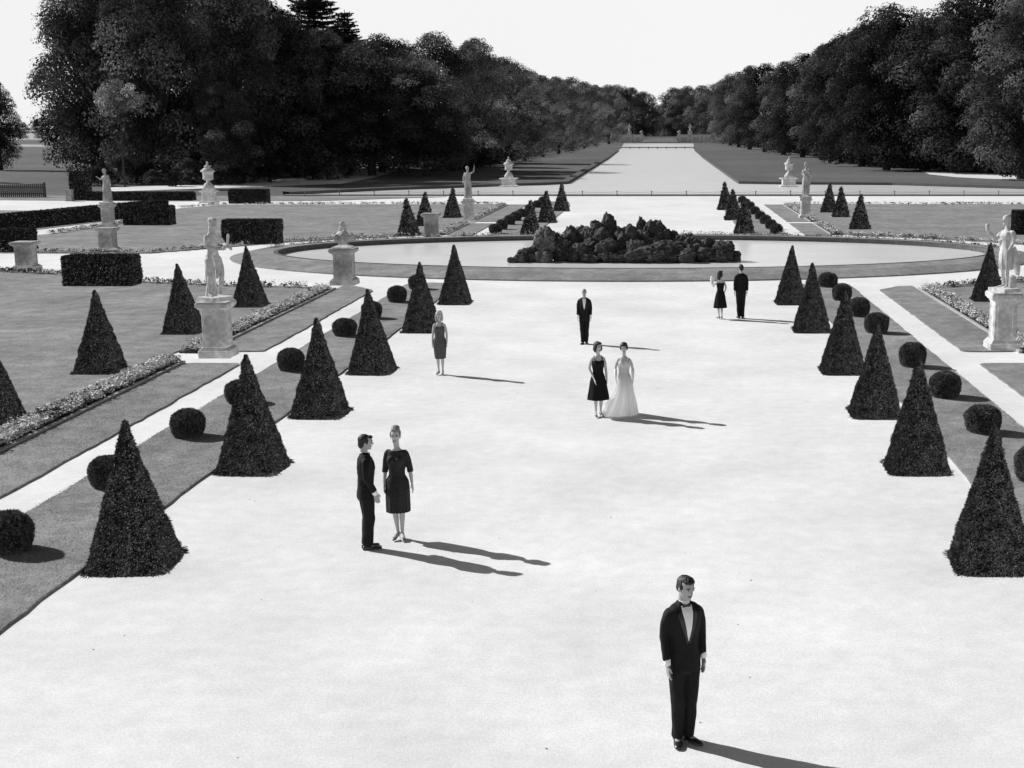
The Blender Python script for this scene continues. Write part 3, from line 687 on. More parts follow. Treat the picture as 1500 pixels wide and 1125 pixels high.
# ------------------------------------------------------------------ figures
def head_pts(mb, c, M3, k=1.0, nose=True, ears=True, mi=0):
    """c = point at the chin height on the neck axis; M3 = head rotation"""
    prof = [(0,.026,.026,-.052),(.012,.038,.038,-.044),(.035,.050,.058,-.026),(.07,.060,.080,-.008),(.10,.067,.091,-.001),(.135,.073,.097,.003),(.165,.072,.096,.006),(.19,.063,.084,.008),(.212,.043,.058,.009),(.222,.018,.026,.009)]
    n = 18; rr = []
    for z, rx, ry, yo in prof:
        rr.append([c + M3 @ (Vector((rx*math.cos(2*math.pi*i/n), yo + ry*math.sin(2*math.pi*i/n), z))*k) for i in range(n)])
    mb.rings(rr, mi)
    if nose: mb.tube([c + M3 @ (Vector(p)*k) for p in ((0,-.086,.125),(0,-.102,.098),(0,-.108,.08))], [.008*k,.011*k,.013*k], n=8, mi=mi)
    if nose:
        mb.tube([c + M3 @ (Vector(p)*k) for p in ((-.034,-.082,.136),(0,-.092,.137),(.034,-.082,.136))], [.009*k,.010*k,.009*k], n=8, mi=mi, ref=(0,0,1))
        mb.ell(c + M3 @ (Vector((0,-.072,.012))*k), (.018*k,.014*k,.013*k), mi=mi)
    if ears:
        for s_ in (-1,1): mb.ell(c + M3 @ (Vector((s_*.073,.008,.098))*k), (.009*k,.018*k,.030*k), 10, 8, mi, M3)
def hand(mb, w, d, side, k=1.0, curl=.5, thumbdir=(0,-1,0)):
    """w wrist, d direction of the hand, side: towards the body (palm normal)"""
    d = Vector(d).normalized(); pn = Vector(side); pn = (pn - d*pn.dot(d)).normalized(); ac = d.cross(pn)
    if ac.dot(Vector(thumbdir)) < 0: ac = -ac              # 'ac' points to the thumb side
    w = Vector(w)
    mb.tube([w - d*.02*k, w + d*.03*k, w + d*.085*k], [(.016*k,.026*k),(.015*k,.036*k),(.012*k,.038*k)], n=12, ref=tuple(pn))
    for i, (o, L) in enumerate(((.030,.072),(.010,.082),(-.010,.077),(-.029,.060))):
        p = w + d*.088*k + ac*o*k; pts = [p]; dd = d.copy()
        for j in range(3):
            dd = (dd + pn*curl*(.35+.3*j)*(.8+.12*i)).normalized(); p = p + dd*L*k*(.42,.32,.26)[j]; pts.append(p)
        mb.tube(pts, [.0092*k,.0088*k,.008*k,.007*k], n=8)
    t = w + d*.028*k + ac*.028*k
    mb.tube([t, t + (ac*.7+d*.7+pn*.15).normalized()*.035*k, t + (ac*.35+d+pn*.3).normalized()*.068*k], [.013*k,.011*k,.008*k], n=8)
def rotm(yaw=0, pitch=0, roll=0): return Matrix.Rotation(yaw,3,'Z') @ Matrix.Rotation(pitch,3,'X') @ Matrix.Rotation(roll,3,'Y')

def body_mb(P, skin_only_visible=False):
    """naked figure facing -Y, reference height 1.78 (man) ; P: dict"""
    fem = P.get('fem', False); mb = MB(); sw = .138 if fem else .165
    q = (.86 if fem else 1.0)*P.get('q', 1); hipw = .165 if fem else .155
    tor = [((0,0,.86),(hipw*.93,.105)),((0,0,.95),(hipw,.11)),((0,0,1.06),((.115 if fem else .128),.090)),((0,-.003,1.18),((.135 if fem else .135),.096)),((0,-.003,1.30),((.145 if fem else .145),.106 if fem else .102)),((0,.0,1.38),(sw*.86,.082)),((0,.005,1.425),(sw*.70,.066)),((0,.01,1.465),(.072*q,.056))]
    mb.tube([t[0] for t in tor], [t[1] for t in tor], n=24)
    if fem:
        for s_ in (-1,1): mb.ell((s_*.065,-.085,1.285), (.058,.055,.06))
    hc = Vector(P.get('chin', (0,-.015,1.548))); M3 = rotm(*P.get('head', (0,0,0)))
    mb.tube([(0,.018,1.42),(0,.012,1.50),hc + Vector((0,.022,.05))], [(.062*q,.058*q),(.054*q,.055*q),(.052*q,.056*q)], n=16)
    head_pts(mb, hc, M3, P.get('hk', 1.0))
    for s_ in (-1,1):
        sh, el, wr, hd = P['armL' if s_ > 0 else 'armR']       # shoulder, elbow, wrist, hand direction
        sh, el, wr = Vector(sh), Vector(el), Vector(wr)
        mb.tube([sh - Vector((s_*.030,0,.012)), sh + Vector((-s_*.012,0,-.04)), sh.lerp(el,.5), el, el.lerp(wr,.45), wr], [(.034*q,.042*q),(.044*q,.050*q),(.043*q,.046*q),(.036*q,.038*q),(.036*q,.037*q),(.023*q,.028*q)], n=14)
        hand(mb, wr, hd, (-s_,0,0) if not P.get('palm') else P['palm'], .95 if fem else 1.05, P.get('curl', .35))
    for s_ in (-1,1):
        hp, kn, an, td = P['legL' if s_ > 0 else 'legR']
        hp, kn, an, td = Vector(hp), Vector(kn), Vector(an), Vector(td).normalized()
        mb.tube([hp, hp.lerp(kn,.4), kn, kn.lerp(an,.35), kn.lerp(an,.7), an], [(.088*q+.004,.092*q),(.08*q,.084*q),(.052*q,.056*q),(.052*q,.058*q),(.038*q,.042*q),(.030*q,.036*q)], n=16)
        heel = an + Vector((0,0,-.03)) - td*.03
        mb.tube([heel, an + td*.06 + Vector((0,0,-.045)), an + td*.14 + Vector((0,0,-.06)), an + td*.175 + Vector((0,0,-.064))], [(.027*q,.03),(.033*q,.026),(.036*q,.018),(.028*q,.014)], n=12)
    return mb, hc, M3
def legs(fem=False, lift=0.0, gap=.085, toe=.25, dz=.0):
    g = gap
    return {'legL': ((g,0,.88),(g*.9,-.02,.48),(g*.75,.02,.085+lift),(toe,-1,0)), 'legR': ((-g,0,.88),(-g*.9,-.02,.48),(-g*.75,.02,.085+lift),(-toe,-1,0))}
def arms(fem=False, out=.0, fwd=0.0):
    sw = .150 if fem else .168; e = .190+out if fem else .196+out
    return {'armL': ((sw,.01,1.415),(e,.03,1.14),(e+.012+out*.4,-.03-fwd,.905),(.02,-.12,-1)), 'armR': ((-sw,.01,1.415),(-e,.03,1.14),(-e-.012-out*.4,-.03-fwd,.905),(-.02,-.12,-1))}
def face(parent, hc, M3, k=1.0, woman=False):
    def at(p): return hc + M3 @ (Vector(p)*k)
    for s_ in (-1,1):
        e = MB(); e.ell(at((s_*.031,-.0855,.118)), (.0125*k,.007*k,.0075*k), 10, 7, 0, M3); eo = e.build('eye', M['eyewhite'], parent, True)
        e = MB(); e.ell(at((s_*.031,-.0915,.118)), (.0062*k,.0035*k,.0065*k), 10, 7, 0, M3); e.build('iris', M['feature'], eo, True)
        e = MB(); e.tube([at((s_*.014,-.0955,.136)), at((s_*.033,-.0925,.142)), at((s_*.052,-.080,.136))], [(.003*k,.0045*k)]*3, n=6); e.build('eyebrow', M['feature'], parent, True)
        if woman:
            e = MB(); e.tube([at((s_*.018,-.0915,.1235)), at((s_*.033,-.0925,.1262)), at((s_*.047,-.0835,.124))], [.0025*k]*3, n=6); e.build('eyelash', M['feature'], parent, True)
    e = MB(); e.tube([at((-.023,-.080,.048)), at((0,-.0905,.049)), at((.023,-.080,.048))], [(.005*k,.005*k),(.007*k,.008*k),(.005*k,.005*k)], n=8, ref=(0,0,1)); e.build('lips', M['lip'], parent, True)
def hair(parent, hc, M3, style, m, k=1.0, vox=.006):
    mb = MB(); at = lambda p: hc + M3 @ (Vector(p)*k)
    def E(p, r): mb.ell(at(p), tuple(x*k for x in r), 18, 12, 0, M3)
    if style == 'short':
        E((0,.022,.150),(.080,.098,.083)); E((0,.06,.105),(.072,.055,.075)); E((0,-.045,.198),(.058,.05,.032)); E((.0,-.02,.215),(.055,.06,.022))
        for s_ in (-1,1): E((s_*.068,-.006,.135),(.012,.03,.04))
    elif style == 'fringe':                     # combed fringe, longer at the nape
        E((0,.025,.150),(.082,.098,.085)); E((0,.065,.09),(.070,.052,.085)); E((0,-.06,.19),(.06,.042,.026))
        for s_ in (-1,1): E((s_*.070,.0,.125),(.012,.034,.045))
    elif style == 'updo':
        E((0,.022,.155),(.084,.098,.088)); E((0,.03,.235),(.066,.075,.045)); E((0,-.035,.215),(.062,.055,.035)); E((0,.09,.13),(.05,.045,.06))
        for s_ in (-1,1): E((s_*.072,-.012,.14),(.014,.03,.045))
    elif style == 'bob':
        E((0,.026,.150),(.094,.105,.098)); E((0,.075,.07),(.085,.055,.10)); E((0,-.05,.205),(.07,.052,.032))
        for s_ in (-1,1): E((s_*.082,.005,.09),(.028,.052,.085)); 
    elif style == 'wavy':
        E((0,.026,.150),(.090,.102,.090)); E((0,.07,.04),(.085,.05,.11)); E((.02,-.052,.205),(.066,.05,.03))
        for s_ in (-1,1): E((s_*.082,.01,.10),(.026,.048,.07)); E((s_*.088,.012,.03),(.03,.042,.05)); E((s_*.078,.02,-.03),(.03,.038,.036))
    elif style == 'bouffant':
        E((0,.03,.165),(.098,.108,.10)); E((0,.02,.22),(.085,.09,.055)); E((0,.07,.09),(.07,.055,.07)); E((0,-.05,.21),(.07,.052,.035))
        for s_ in (-1,1): E((s_*.082,.005,.13),(.022,.045,.05))
    elif style == 'bald':
        E((0,.075,.105),(.060,.030,.04))
        for s_ in (-1,1): E((s_*.066,.035,.115),(.012,.036,.03))
    elif style == 'long':
        E((0,.03,.150),(.095,.105,.095)); E((0,.08,.05),(.09,.055,.12)); E((0,.085,-.03),(.08,.045,.07)); E((0,-.05,.205),(.07,.05,.03))
        for s_ in (-1,1): E((s_*.082,.02,.08),(.026,.05,.09))
    def post(me): displace(me, lambda c: noise.noise(c*40)*.003 + noise.noise(Vector((c.x*60, c.y*60, c.z*12)))*.004)
    return mb.blob('hair', M[m], parent, vox, 2, post)
def patch(parent, name, target, poly, m, off=.004, step=.012, holes=None):
    """cloth panel that follows the front of the garment 'target' (x,z polygon)"""
    me = target.data; bvh = BVHTree.FromPolygons([v.co.copy() for v in me.vertices], [tuple(p.vertices) for p in me.polygons])
    zs = [p[1] for p in poly]; z0, z1 = min(zs), max(zs); nz = max(2, int((z1-z0)/step)); rows = []
    for i in range(nz+1):
        z = z0 + (z1-z0)*i/nz; zz = min(max(z, z0+1e-5), z1-1e-5); xs = []
        for a, b in zip(poly, poly[1:]+poly[:1]):
            if (a[1]-zz)*(b[1]-zz) < 0: xs.append(a[0] + (b[0]-a[0])*(zz-a[1])/(b[1]-a[1]))
        if len(xs) < 2: continue
        xs.sort(); x0, x1 = xs[0], xs[-1]; row = []
        for j in range(9):
            x = x0 + (x1-x0)*j/8; h = bvh.ray_cast(Vector((x, -2, zz)), Vector((0,1,0)))
            y = h[0].y if h[0] else -.05
            row.append(Vector((x, y-off, zz)))
        rows.append(row)
    mb = MB(); vs = [p for r_ in rows for p in r_]; fs = []
    for i in range(len(rows)-1):
        for j in range(8): a = i*9+j; fs.append((a, a+1, a+10, a+9))
    mb.add(vs, fs); return mb.build(name, m if not isinstance(m, str) else M[m], parent, True)
def finish(root, loc, rz, H, ref=1.78):
    root.location = (loc[0], loc[1], .004); root.rotation_euler = (0,0,rz); s_ = H/ref; root.scale = (s_,s_,s_)
def man(label, loc, rz, H, P, hstyle, hm, vox=.008, bow=True, lower=None):
    r = empty('person', (0,0,0), 0, label, 'person')
    Q = dict(legs(gap=.08)); Q.update(arms()); Q.update(P)
    if lower: Q.update(lower)
    mb, hc, M3 = body_mb(Q); mb.blob('body', M['skin'], r, vox, 3)
    j = MB(); tor = [((0,.005,.80),(.178,.134)),((0,.003,.90),(.174,.132)),((0,0,1.02),(.152,.118)),((0,-.002,1.14),(.154,.120)),((0,-.005,1.26),(.166,.130)),((0,-.002,1.35),(.176,.123)),((0,.004,1.405),(.184,.110)),((0,.008,1.435),(.166,.092)),((0,.012,1.462),(.132,.078)),((0,.014,1.485),(.088,.068))]
    j.tube([t[0] for t in tor], [t[1] for t in tor], n=28)
    for s_, key in ((1,'armL'),(-1,'armR')):
        sh, el, wr, hd = [Vector(v) for v in Q[key]]
        j.tube([sh + Vector((-s_*.026,0,-.004)), sh + Vector((-s_*.006,0,-.036)), sh.lerp(el,.5), el, el.lerp(wr,.45), el.lerp(wr,.84)], [(.044,.056),(.056,.066),(.056,.063),(.051,.058),(.047,.053),(.043,.050)], n=18)
    def wr_(me): displace(me, lambda c: noise.noise(Vector((c.x*9, c.y*9, c.z*5)))*.009 + noise.noise(Vector((c.x*24, c.y*24, c.z*9)))*.005)
    jo = j.blob('jacket', M['suit'], r, .010, 4, wr_)
    for s_, key in ((1,'armL'),(-1,'armR')):
        sh, el, wr, hd = [Vector(v) for v in Q[key]]
        c = MB(); c.tube([el.lerp(wr,.80), wr + (wr-el).normalized()*.012], [(.036,.042),(.034,.041)], n=16); c.build('shirt_cuff', M['shirt'], r, True)
    t = MB(); t.tube([(0,.004,1.0),(0,.004,.86)], [(.165,.118),(.168,.122)], n=24)
    for s_, key in ((1,'legL'),(-1,'legR')):
        hp, kn, an, td = [Vector(v) for v in Q[key]]
        t.tube([hp+Vector((0,.004,.02)), hp.lerp(kn,.4), kn, kn.lerp(an,.5), an + Vector((0,-.004,-.012))], [(.092,.108),(.092,.100),(.074,.084),(.066,.078),(.060,.078)], n=18)
    t.blob('trousers', M['suit'], r, .010, 3, wr_)
    for s_, key in ((1,'legL'),(-1,'legR')):
        hp, kn, an, td = [Vector(v) for v in Q[key]]; td.normalize()
        g = MB(); b = an + Vector((0,0,-.052))
        g.tube([b - td*.055, b, b + td*.09 + Vector((0,0,-.006)), b + td*.16 + Vector((0,0,-.010)), b + td*.20 + Vector((0,0,-.012))], [(.034,.032),(.040,.034),(.046,.028),(.044,.024),(.032,.018)], n=16)
        so = g.build('shoe', M['shoe'], r, True)
        g = MB(); g.box(-.036,.036,-.035,.035,0,.02); hl = g.build('heel', M['shoe'], so); hl.location = (b.x - td.x*.04, b.y - td.y*.04, .001)
    # dress shirt, lapels, collar, tie
    patch(r, 'shirt_front', jo, [(-.056,1.478),(.056,1.478),(.056,1.41),(.030,1.26),(.004,1.125),(-.004,1.125),(-.030,1.26),(-.056,1.41)], 'shirt', .004)
    for s_ in (-1,1):
        patch(r, 'lapel', jo, [(s_*.058,1.478),(s_*.080,1.462),(s_*.104,1.38),(s_*.078,1.29),(s_*.012,1.09),(s_*.002,1.12),(s_*.034,1.26),(s_*.066,1.41)], 'satin', .0075)
    c = MB(); c.tube([(0,.010,1.462),(0,.004,1.502)], [(.066,.066),(.061,.063)], n=20); c.build('shirt_collar', M['shirt'], r, True)
    if bow:
        b = MB(); b.ell((0,-.072,1.474), (.009,.010,.011))
        for s_ in (-1,1): b.tube([(0,-.072,1.474),(s_*.020,-.072,1.475),(s_*.040,-.068,1.477)], [(.008,.006),(.014,.007),(.020,.007)], n=10, ref=(0,0,1))
        b.build('bow_tie', M['satin'], r, True)
    hair(r, hc, M3, hstyle, hm); face(r, hc, M3)
    finish(r, loc, rz, H); return r
def woman(label, loc, rz, H, P, hstyle, hm, dress, dm, vox=.008, straps=False, sleeves=None, train=None, shoe='shoe', heel=True, gloves=False):
    r = empty('person', (0,0,0), 0, label, 'person')
    Q = dict(legs(True, .045, .075, .12)); Q.update(arms(True)); Q.update(P)
    mb, hc, M3 = body_mb(dict(Q, fem=True)); mb.blob('body', M['skin_f'], r, vox, 3)
    d = MB(); rg = random.Random(int(loc[0]*9+50)); n = 72; rr = []
    for z, rx, ry, pl in dress['prof']:
        ring = []
        for i in range(n):
            a = 2*math.pi*i/n; k = 1 + pl*(math.sin(a*dress.get('pleats',9)+.6) + .4*math.sin(a*dress.get('pleats',9)*2.3+2))
            x, y = rx*k*math.cos(a), ry*k*math.sin(a)
            if train and z < .8:
                w = (1 - z/.8)**1.5*max(0, -math.cos(a - train[0]))**1.0; x -= math.cos(train[0])*w*train[1]; y -= math.sin(train[0])*w*train[1]
            ring.append(Vector((x, y + dress.get('yo', 0), z + (.006*math.sin(a*23) if z < .6 and z > .1 else 0))))
        rr.append(ring)
    d.rings(rr)
    for s_ in (-1,1): d.ell((s_*.065,-.086,1.285), (.070,.068,.072))
    if straps:
        for s_ in (-1,1):
            d.tube([(s_*.085,-.105,1.33),(s_*.092,-.055,1.425),(s_*.092,.02,1.455),(s_*.09,.085,1.38),(s_*.09,.10,1.32)], [(.012,.008)]*5, n=8)
    if sleeves:
        for s_, key in ((1,'armL'),(-1,'armR')):
            sh, el, wr, hd = [Vector(v) for v in Q[key]]
            d.tube([sh+Vector((-s_*.026,0,-.002)), sh+Vector((-s_*.006,0,-.036)), sh.lerp(el,.5), el, el.lerp(wr,sleeves)], [(.042,.050),(.050,.056),(.049,.053),(.047,.051),(.049,.053)], n=14)
    def wr_(me): displace(me, lambda c: noise.noise(Vector((c.x*12, c.y*12, c.z*5)))*.004)
    d.blob('dress', M[dm], r, .008, 2, wr_)
    for s_, key in ((1,'legL'),(-1,'legR')):
        hp, kn, an, td = [Vector(v) for v in Q[key]]; td.normalize(); g = MB(); b = an + Vector((0,0,-.062))
        g.tube([an - td*.038 + Vector((0,0,-.045)), b + td*.05, b + td*.12 + Vector((0,0,-.022)), b + td*.18 + Vector((0,0,-.034)), b + td*.215 + Vector((0,0,-.036))], [(.030,.024),(.030,.016),(.036,.016),(.032,.014),(.016,.010)], n=12)
        so = g.build('shoe', M[shoe], r, True)
        g = MB(); g.tube([an - td*.045 + Vector((0,0,-.065)), Vector((an.x-td.x*.05, an.y-td.y*.05, .008))], [.016,.007], n=8); g.build('heel', M[shoe], so, True)
    if gloves:
        for s_, key in ((1,'armL'),(-1,'armR')):
            sh, el, wr, hd = [Vector(v) for v in Q[key]]
            g = MB(); g.tube([el.lerp(wr,.1), el.lerp(wr,.6), wr], [(.040,.042),(.036,.038),(.028,.034)], n=12); g.build('glove', M['glove'], r, True)
    hair(r, hc, M3, hstyle, hm); face(r, hc, M3, 1.0, True)
    finish(r, loc, rz, H); return r
KNEE = {'prof': [(.45,.185,.160,.05),(.60,.188,.160,.04),(.72,.190,.158,.03),(.86,.190,.148,.015),(.95,.182,.130,.0),(1.04,.128,.104,0),(1.10,.126,.104,0),(1.2,.146,.112,0),(1.29,.156,.118,0),(1.37,.150,.100,0),(1.41,.140,.086,0),(1.437,.108,.078,0)], 'pleats': 9}
SHEATH = {'prof': [(.45,.148,.125,.01),(.62,.168,.138,.006),(.86,.188,.138,0),(.95,.182,.128,0),(1.05,.138,.106,0),(1.12,.136,.106,0),(1.2,.146,.11,0),(1.30,.152,.118,0),(1.345,.150,.105,0)], 'pleats': 7}
FLARE = {'prof': [(.42,.262,.225,.035),(.60,.235,.20,.035),(.86,.192,.155,.015),(.96,.165,.125,.0),(1.06,.124,.102,0),(1.12,.126,.104,0),(1.2,.142,.11,0),(1.30,.150,.116,0),(1.345,.148,.102,0)], 'pleats': 8}
GOWN = {'prof': [(.02,.34,.32,.06),(.12,.33,.31,.065),(.35,.29,.26,.06),(.60,.235,.205,.04),(.80,.215,.17,.015),(.95,.178,.13,0),(1.05,.128,.104,0),(1.12,.128,.104,0),(1.2,.144,.11,0),(1.30,.152,.118,0),(1.36,.150,.10,0)], 'pleats': 11}

# front man: hands at his sides, head turned and lowered
man('man in a black dinner suit and bow tie standing alone nearest the camera, looking down', (.22,13.15), R(22), 1.80,
    {'head': (R(12), R(10), 0), 'chin': (0,-.022,1.545), 'armR': ((-.168,.01,1.415),(-.198,.02,1.14),(-.205,-.06,.895),(.05,-.15,-1)), 'armL': ((.168,.01,1.415),(.196,.03,1.14),(.204,-.02,.905),(0,-.12,-1))}, 'short', 'hair', .0055,
    lower=legs(gap=.078, toe=.35))
man('man in a dark suit seen from the side, facing the woman with lace sleeves', (-4.42,19.75), R(112), 1.76,
    {'head': (R(-6), R(4), 0), 'armL': ((.168,.01,1.415),(.205,.04,1.14),(.20,-.05,.90),(0,-.2,-1)), 'armR': ((-.168,.01,1.415),(-.205,.02,1.14),(-.20,-.10,.905),(.05,-.25,-1))}, 'fringe', 'hair', .0055, lower=legs(gap=.075, toe=.2))
woman('woman with light upswept hair in a dark knee-length dress with lace sleeves', (-4.05,20.25), R(-4), 1.74,
    {'head': (R(6), R(-2), 0), 'armL': ((.150,.01,1.415),(.200,.02,1.15),(.245,-.05,.925),(.2,-.2,-1)), 'armR': ((-.150,.01,1.415),(-.19,.03,1.14),(-.195,-.05,.905),(0,-.15,-1)),
     'legL': ((.075,0,.88),(.065,-.02,.48),(.052,.0,.125),(.35,-1,0)), 'legR': ((-.075,0,.88),(-.05,-.02,.48),(-.028,.03,.125),(-.1,-1,0))}, 'updo', 'hair_m', KNEE, 'lace', .0055, sleeves=.22, shoe='shoe_l')
woman('blonde woman in a sleeveless grey sheath dress standing alone beside the left pyramids', (-5.70,34.6), R(-2), 1.66,
    {'head': (R(3), 0, 0)}, 'wavy', 'hair_l', SHEATH, 'dress_g', .009, straps=True, shoe='shoe_l')
man('bald man in a black suit with white cravat standing alone before the pond', (-2.28,39.7), R(2), 1.64, {'head': (0,0,0)}, 'bald', 'hair_m', .009)
woman('dark-haired woman in a flared black strap dress beside the woman in the white gown', (-1.40,29.35), R(14), 1.66,
    {'head': (R(22),0,0), 'armR': ((-.150,.01,1.415),(-.20,.05,1.15),(-.12,-.13,.93),(.2,-.35,-1))}, 'bob', 'hair', FLARE, 'dress', .009, straps=True)
woman('dark-haired woman in a long white ball gown with gloves and a wide trailing skirt', (-.84,29.6), R(0), 1.58,
    {'armL': ((.150,.01,1.415),(.215,.02,1.15),(.225,-.1,.93),(0,-.3,-1)), 'armR': ((-.150,.01,1.415),(-.215,.02,1.15),(-.20,-.12,.94),(.1,-.3,-1))}, 'bouffant', 'hair', GOWN, 'gown', .009, straps=True, train=(R(20), .34), gloves=True)
woman('woman in a black dress seen from behind, holding a white scarf to her face', (1.93,45.1), R(198), 1.60,
    {'head': (R(-62),0,0), 'armR': ((-.150,.01,1.415),(-.23,-.02,1.16),(-.16,-.05,.93),(.1,-.2,-1)), 'armL': ((.150,.01,1.415),(.25,-.10,1.20),(.235,-.20,1.43),(.1,-.1,1))}, 'long', 'hair', FLARE, 'dress', .009)
r = empty('white_scarf', (1.93,45.1,.004), R(198), 'crumpled white scarf held up by the woman in black seen from behind', 'scarf')
b = MB(); b.ell((.24,-.20,1.50),(.075,.06,.085)); b.ell((.20,-.23,1.42),(.06,.05,.06)); b.ell((.29,-.19,1.44),(.05,.045,.06)); b.tube([(.26,-.2,1.42),(.28,-.2,1.32),(.27,-.19,1.25)],[(.05,.03),(.04,.02),(.02,.01)])
def crump(me): displace(me, lambda c: noise.noise(c*22)*.022)
so = b.blob('scarf_cloth', M['shirt'], r, .01, 1, crump); r.scale = (.9,.9,.9)
man('man in a black suit seen from behind beside the woman with the white scarf', (2.62,45.25), R(184), 1.80, {'head': (R(10),0,0)}, 'short', 'hair', .009, bow=False)

# ------------------------------------------------------------------ statues
def statue(loc, z, rz, H, label, P, prims, fem=False, stone='statue', drape=None, hstyle=None, name='stone_statue'):
    r = empty(name, (loc[0], loc[1]+.435, z), rz, label, 'statue'); s_ = H/1.9
    Q = dict(legs(fem, 0, .09, .3)); Q.update(arms(fem)); Q.update(P)
    mb, hc, M3 = body_mb(dict(Q, fem=fem))
    at = lambda p: hc + M3 @ Vector(p)
    if hstyle == 'curls':
        for k in range(16):
            a = k*2*math.pi/16; mb.ell(at((.07*math.cos(a), .01+.085*math.sin(a), .19+.015*math.sin(5*a))), (.028,.028,.026))
        mb.ell(at((0,.02,.17)), (.085,.1,.07)); mb.ell(at((0,-.075,-.01)), (.035,.03,.05)); mb.ell(at((0,-.06,.03)), (.05,.035,.035))
        for q in (-1,1): mb.tube([at((q*.04,-.03,.21)), at((q*.055,-.05,.255)), at((q*.045,-.06,.275))], [.018,.013,.006], n=8)
    elif hstyle == 'bun': mb.ell(at((0,.025,.155)), (.084,.1,.085)); mb.ell(at((0,.11,.15)), (.045,.045,.045)); mb.tube([at((-.07,0,.17)), at((0,-.06,.20)), at((.07,0,.17))], [.02,.022,.02])
    elif hstyle == 'cap': mb.ell(at((0,.02,.165)), (.085,.1,.08))
    for p in prims: mb.tube(*p[:2], n=12)
    fo = mb.blob('figure', M[stone], r, .014, 2)
    if drape:
        d = MB()
        for prof in drape.get('lofts', []):
            rr = []
            for (cx, cy, zz, rx, ry, pl) in prof:
                rr.append([Vector((cx + rx*(1+pl*math.sin(9*a+zz*3)+pl*.6*math.sin(17*a+1))*math.cos(a), cy + ry*(1+pl*math.sin(9*a+zz*3)+pl*.6*math.sin(17*a+1))*math.sin(a), zz)) for a in [2*math.pi*i/48 for i in range(48)]])
            d.rings(rr)
        for p in drape.get('tubes', []): d.tube(*p[:2], n=12)
        d.blob('drapery', M[stone], r, .014, 2)
    b = MB(); b.box(-.30,.30,-.26,.26,-.10,.0); bo = b.build('plinth', M[stone], r)
    r.location.z = z + .10*s_; r.scale = (s_,s_,s_)
    for ch in r.children: NOSHADOW.append(ch)
    return r
Z1 = 1.55
# satyr: weight on one leg, arms crossing the chest to the side, pelt and tree stump
statue((-12.35,37.1), Z1, R(55), 2.28, 'pale stone satyr statue holding a pipe to his right, on the left pedestal', 
    {'q': 1.12, 'hk': 1.18, 'head': (R(10), R(12), 0), 'armR': ((-.175,.0,1.41),(-.23,-.10,1.17),(-.02,-.30,1.10),(1,-.1,-.1)), 'armL': ((.175,.0,1.41),(.26,-.08,1.20),(.19,-.27,1.16),(.2,-.5,-.3)),
     'legL': ((.09,0,.88),(.14,-.10,.50),(.16,.02,.085),(.5,-1,0)), 'legR': ((-.09,0,.88),(-.10,.0,.48),(-.12,.03,.085),(-.3,-1,0))},
    [([(.04,-.30,1.12),(.20,-.29,1.2),(.24,-.28,1.42)],[.026,.028,.034]), ([(.0,.14,0),(.02,.13,.35),(.03,.11,.7)],[(.15,.11),(.11,.09),(.08,.07)]),
     ([(-.10,0,.86),(-.11,-.02,.66),(-.10,0,.5)],[(.105,.115),(.105,.11),(.075,.08)]), ([(.10,0,.86),(.125,-.05,.66),(.14,-.08,.52)],[(.105,.115),(.10,.105),(.075,.08)])], False, 'statue',
    {'tubes': [([(-.02,-.11,.98),(.02,-.14,.80),(.04,-.11,.58),(.03,-.07,.42)],[(.08,.03),(.09,.04),(.07,.035),(.03,.02)]), ([(.0,.12,.95),(.02,.15,.7),(.0,.14,.4),(.0,.12,.15)],[(.10,.05),(.14,.06),(.13,.06),(.10,.05)])]}, 'curls')
long_skirt = [(0,.02,.02,.22,.19,.06),(0,.01,.3,.205,.17,.07),(0,0,.6,.19,.155,.07),(0,0,.85,.19,.145,.04),(0,0,1.02,.15,.12,.02),(0,0,1.15,.15,.12,.02),(0,-.02,1.30,.165,.135,.02),(0,0,1.40,.15,.10,.0)]
statue((9.75,38.3), 1.66, R(-62), 2.18, 'stone statue of a draped woman raising one hand before her, at the right edge', 
    {'q': 1.15, 'hk': 1.15, 'head': (0, R(4), 0), 'armR': ((-.150,-.01,1.41),(-.18,-.19,1.20),(-.17,-.42,1.36),(0,-.3,1)), 'armL': ((.165,.02,1.42),(.20,.06,1.14),(.14,-.06,.92),(0,-.2,-1))},
    [([(-.165,-.12,1.26),(-.18,-.19,1.20),(-.175,-.32,1.29),(-.17,-.44,1.39)],[.06,.06,.052,.042]),([(-.17,-.46,1.42),(-.17,-.49,1.56)],[.055,.05]), ([(.0,.22,0),(0,.22,.25)],[(.15,.13),(.13,.11)])], True, 'statue',
    {'lofts': [[(0,.03,.45,.17,.15,.09),(0,.01,.62,.19,.16,.08),(0,0,.85,.19,.15,.04),(0,0,1.02,.15,.12,.02),(0,0,1.15,.145,.115,.02),(0,-.02,1.30,.165,.135,.02),(0,0,1.40,.15,.10,.0)]],
     'tubes': [([(.10,.12,1.0),(.10,.22,.75),(.08,.30,.50),(.06,.34,.32)],[(.10,.06),(.12,.06),(.12,.05),(.08,.03)]), ([(.12,0,1.38),(-.1,-.13,1.15),(-.16,-.02,.98)],[(.05,.03),(.05,.04),(.05,.05)]), ([(.16,.03,1.38),(.20,.07,1.22)],[(.07,.07),(.06,.06)])]}, 'cap')
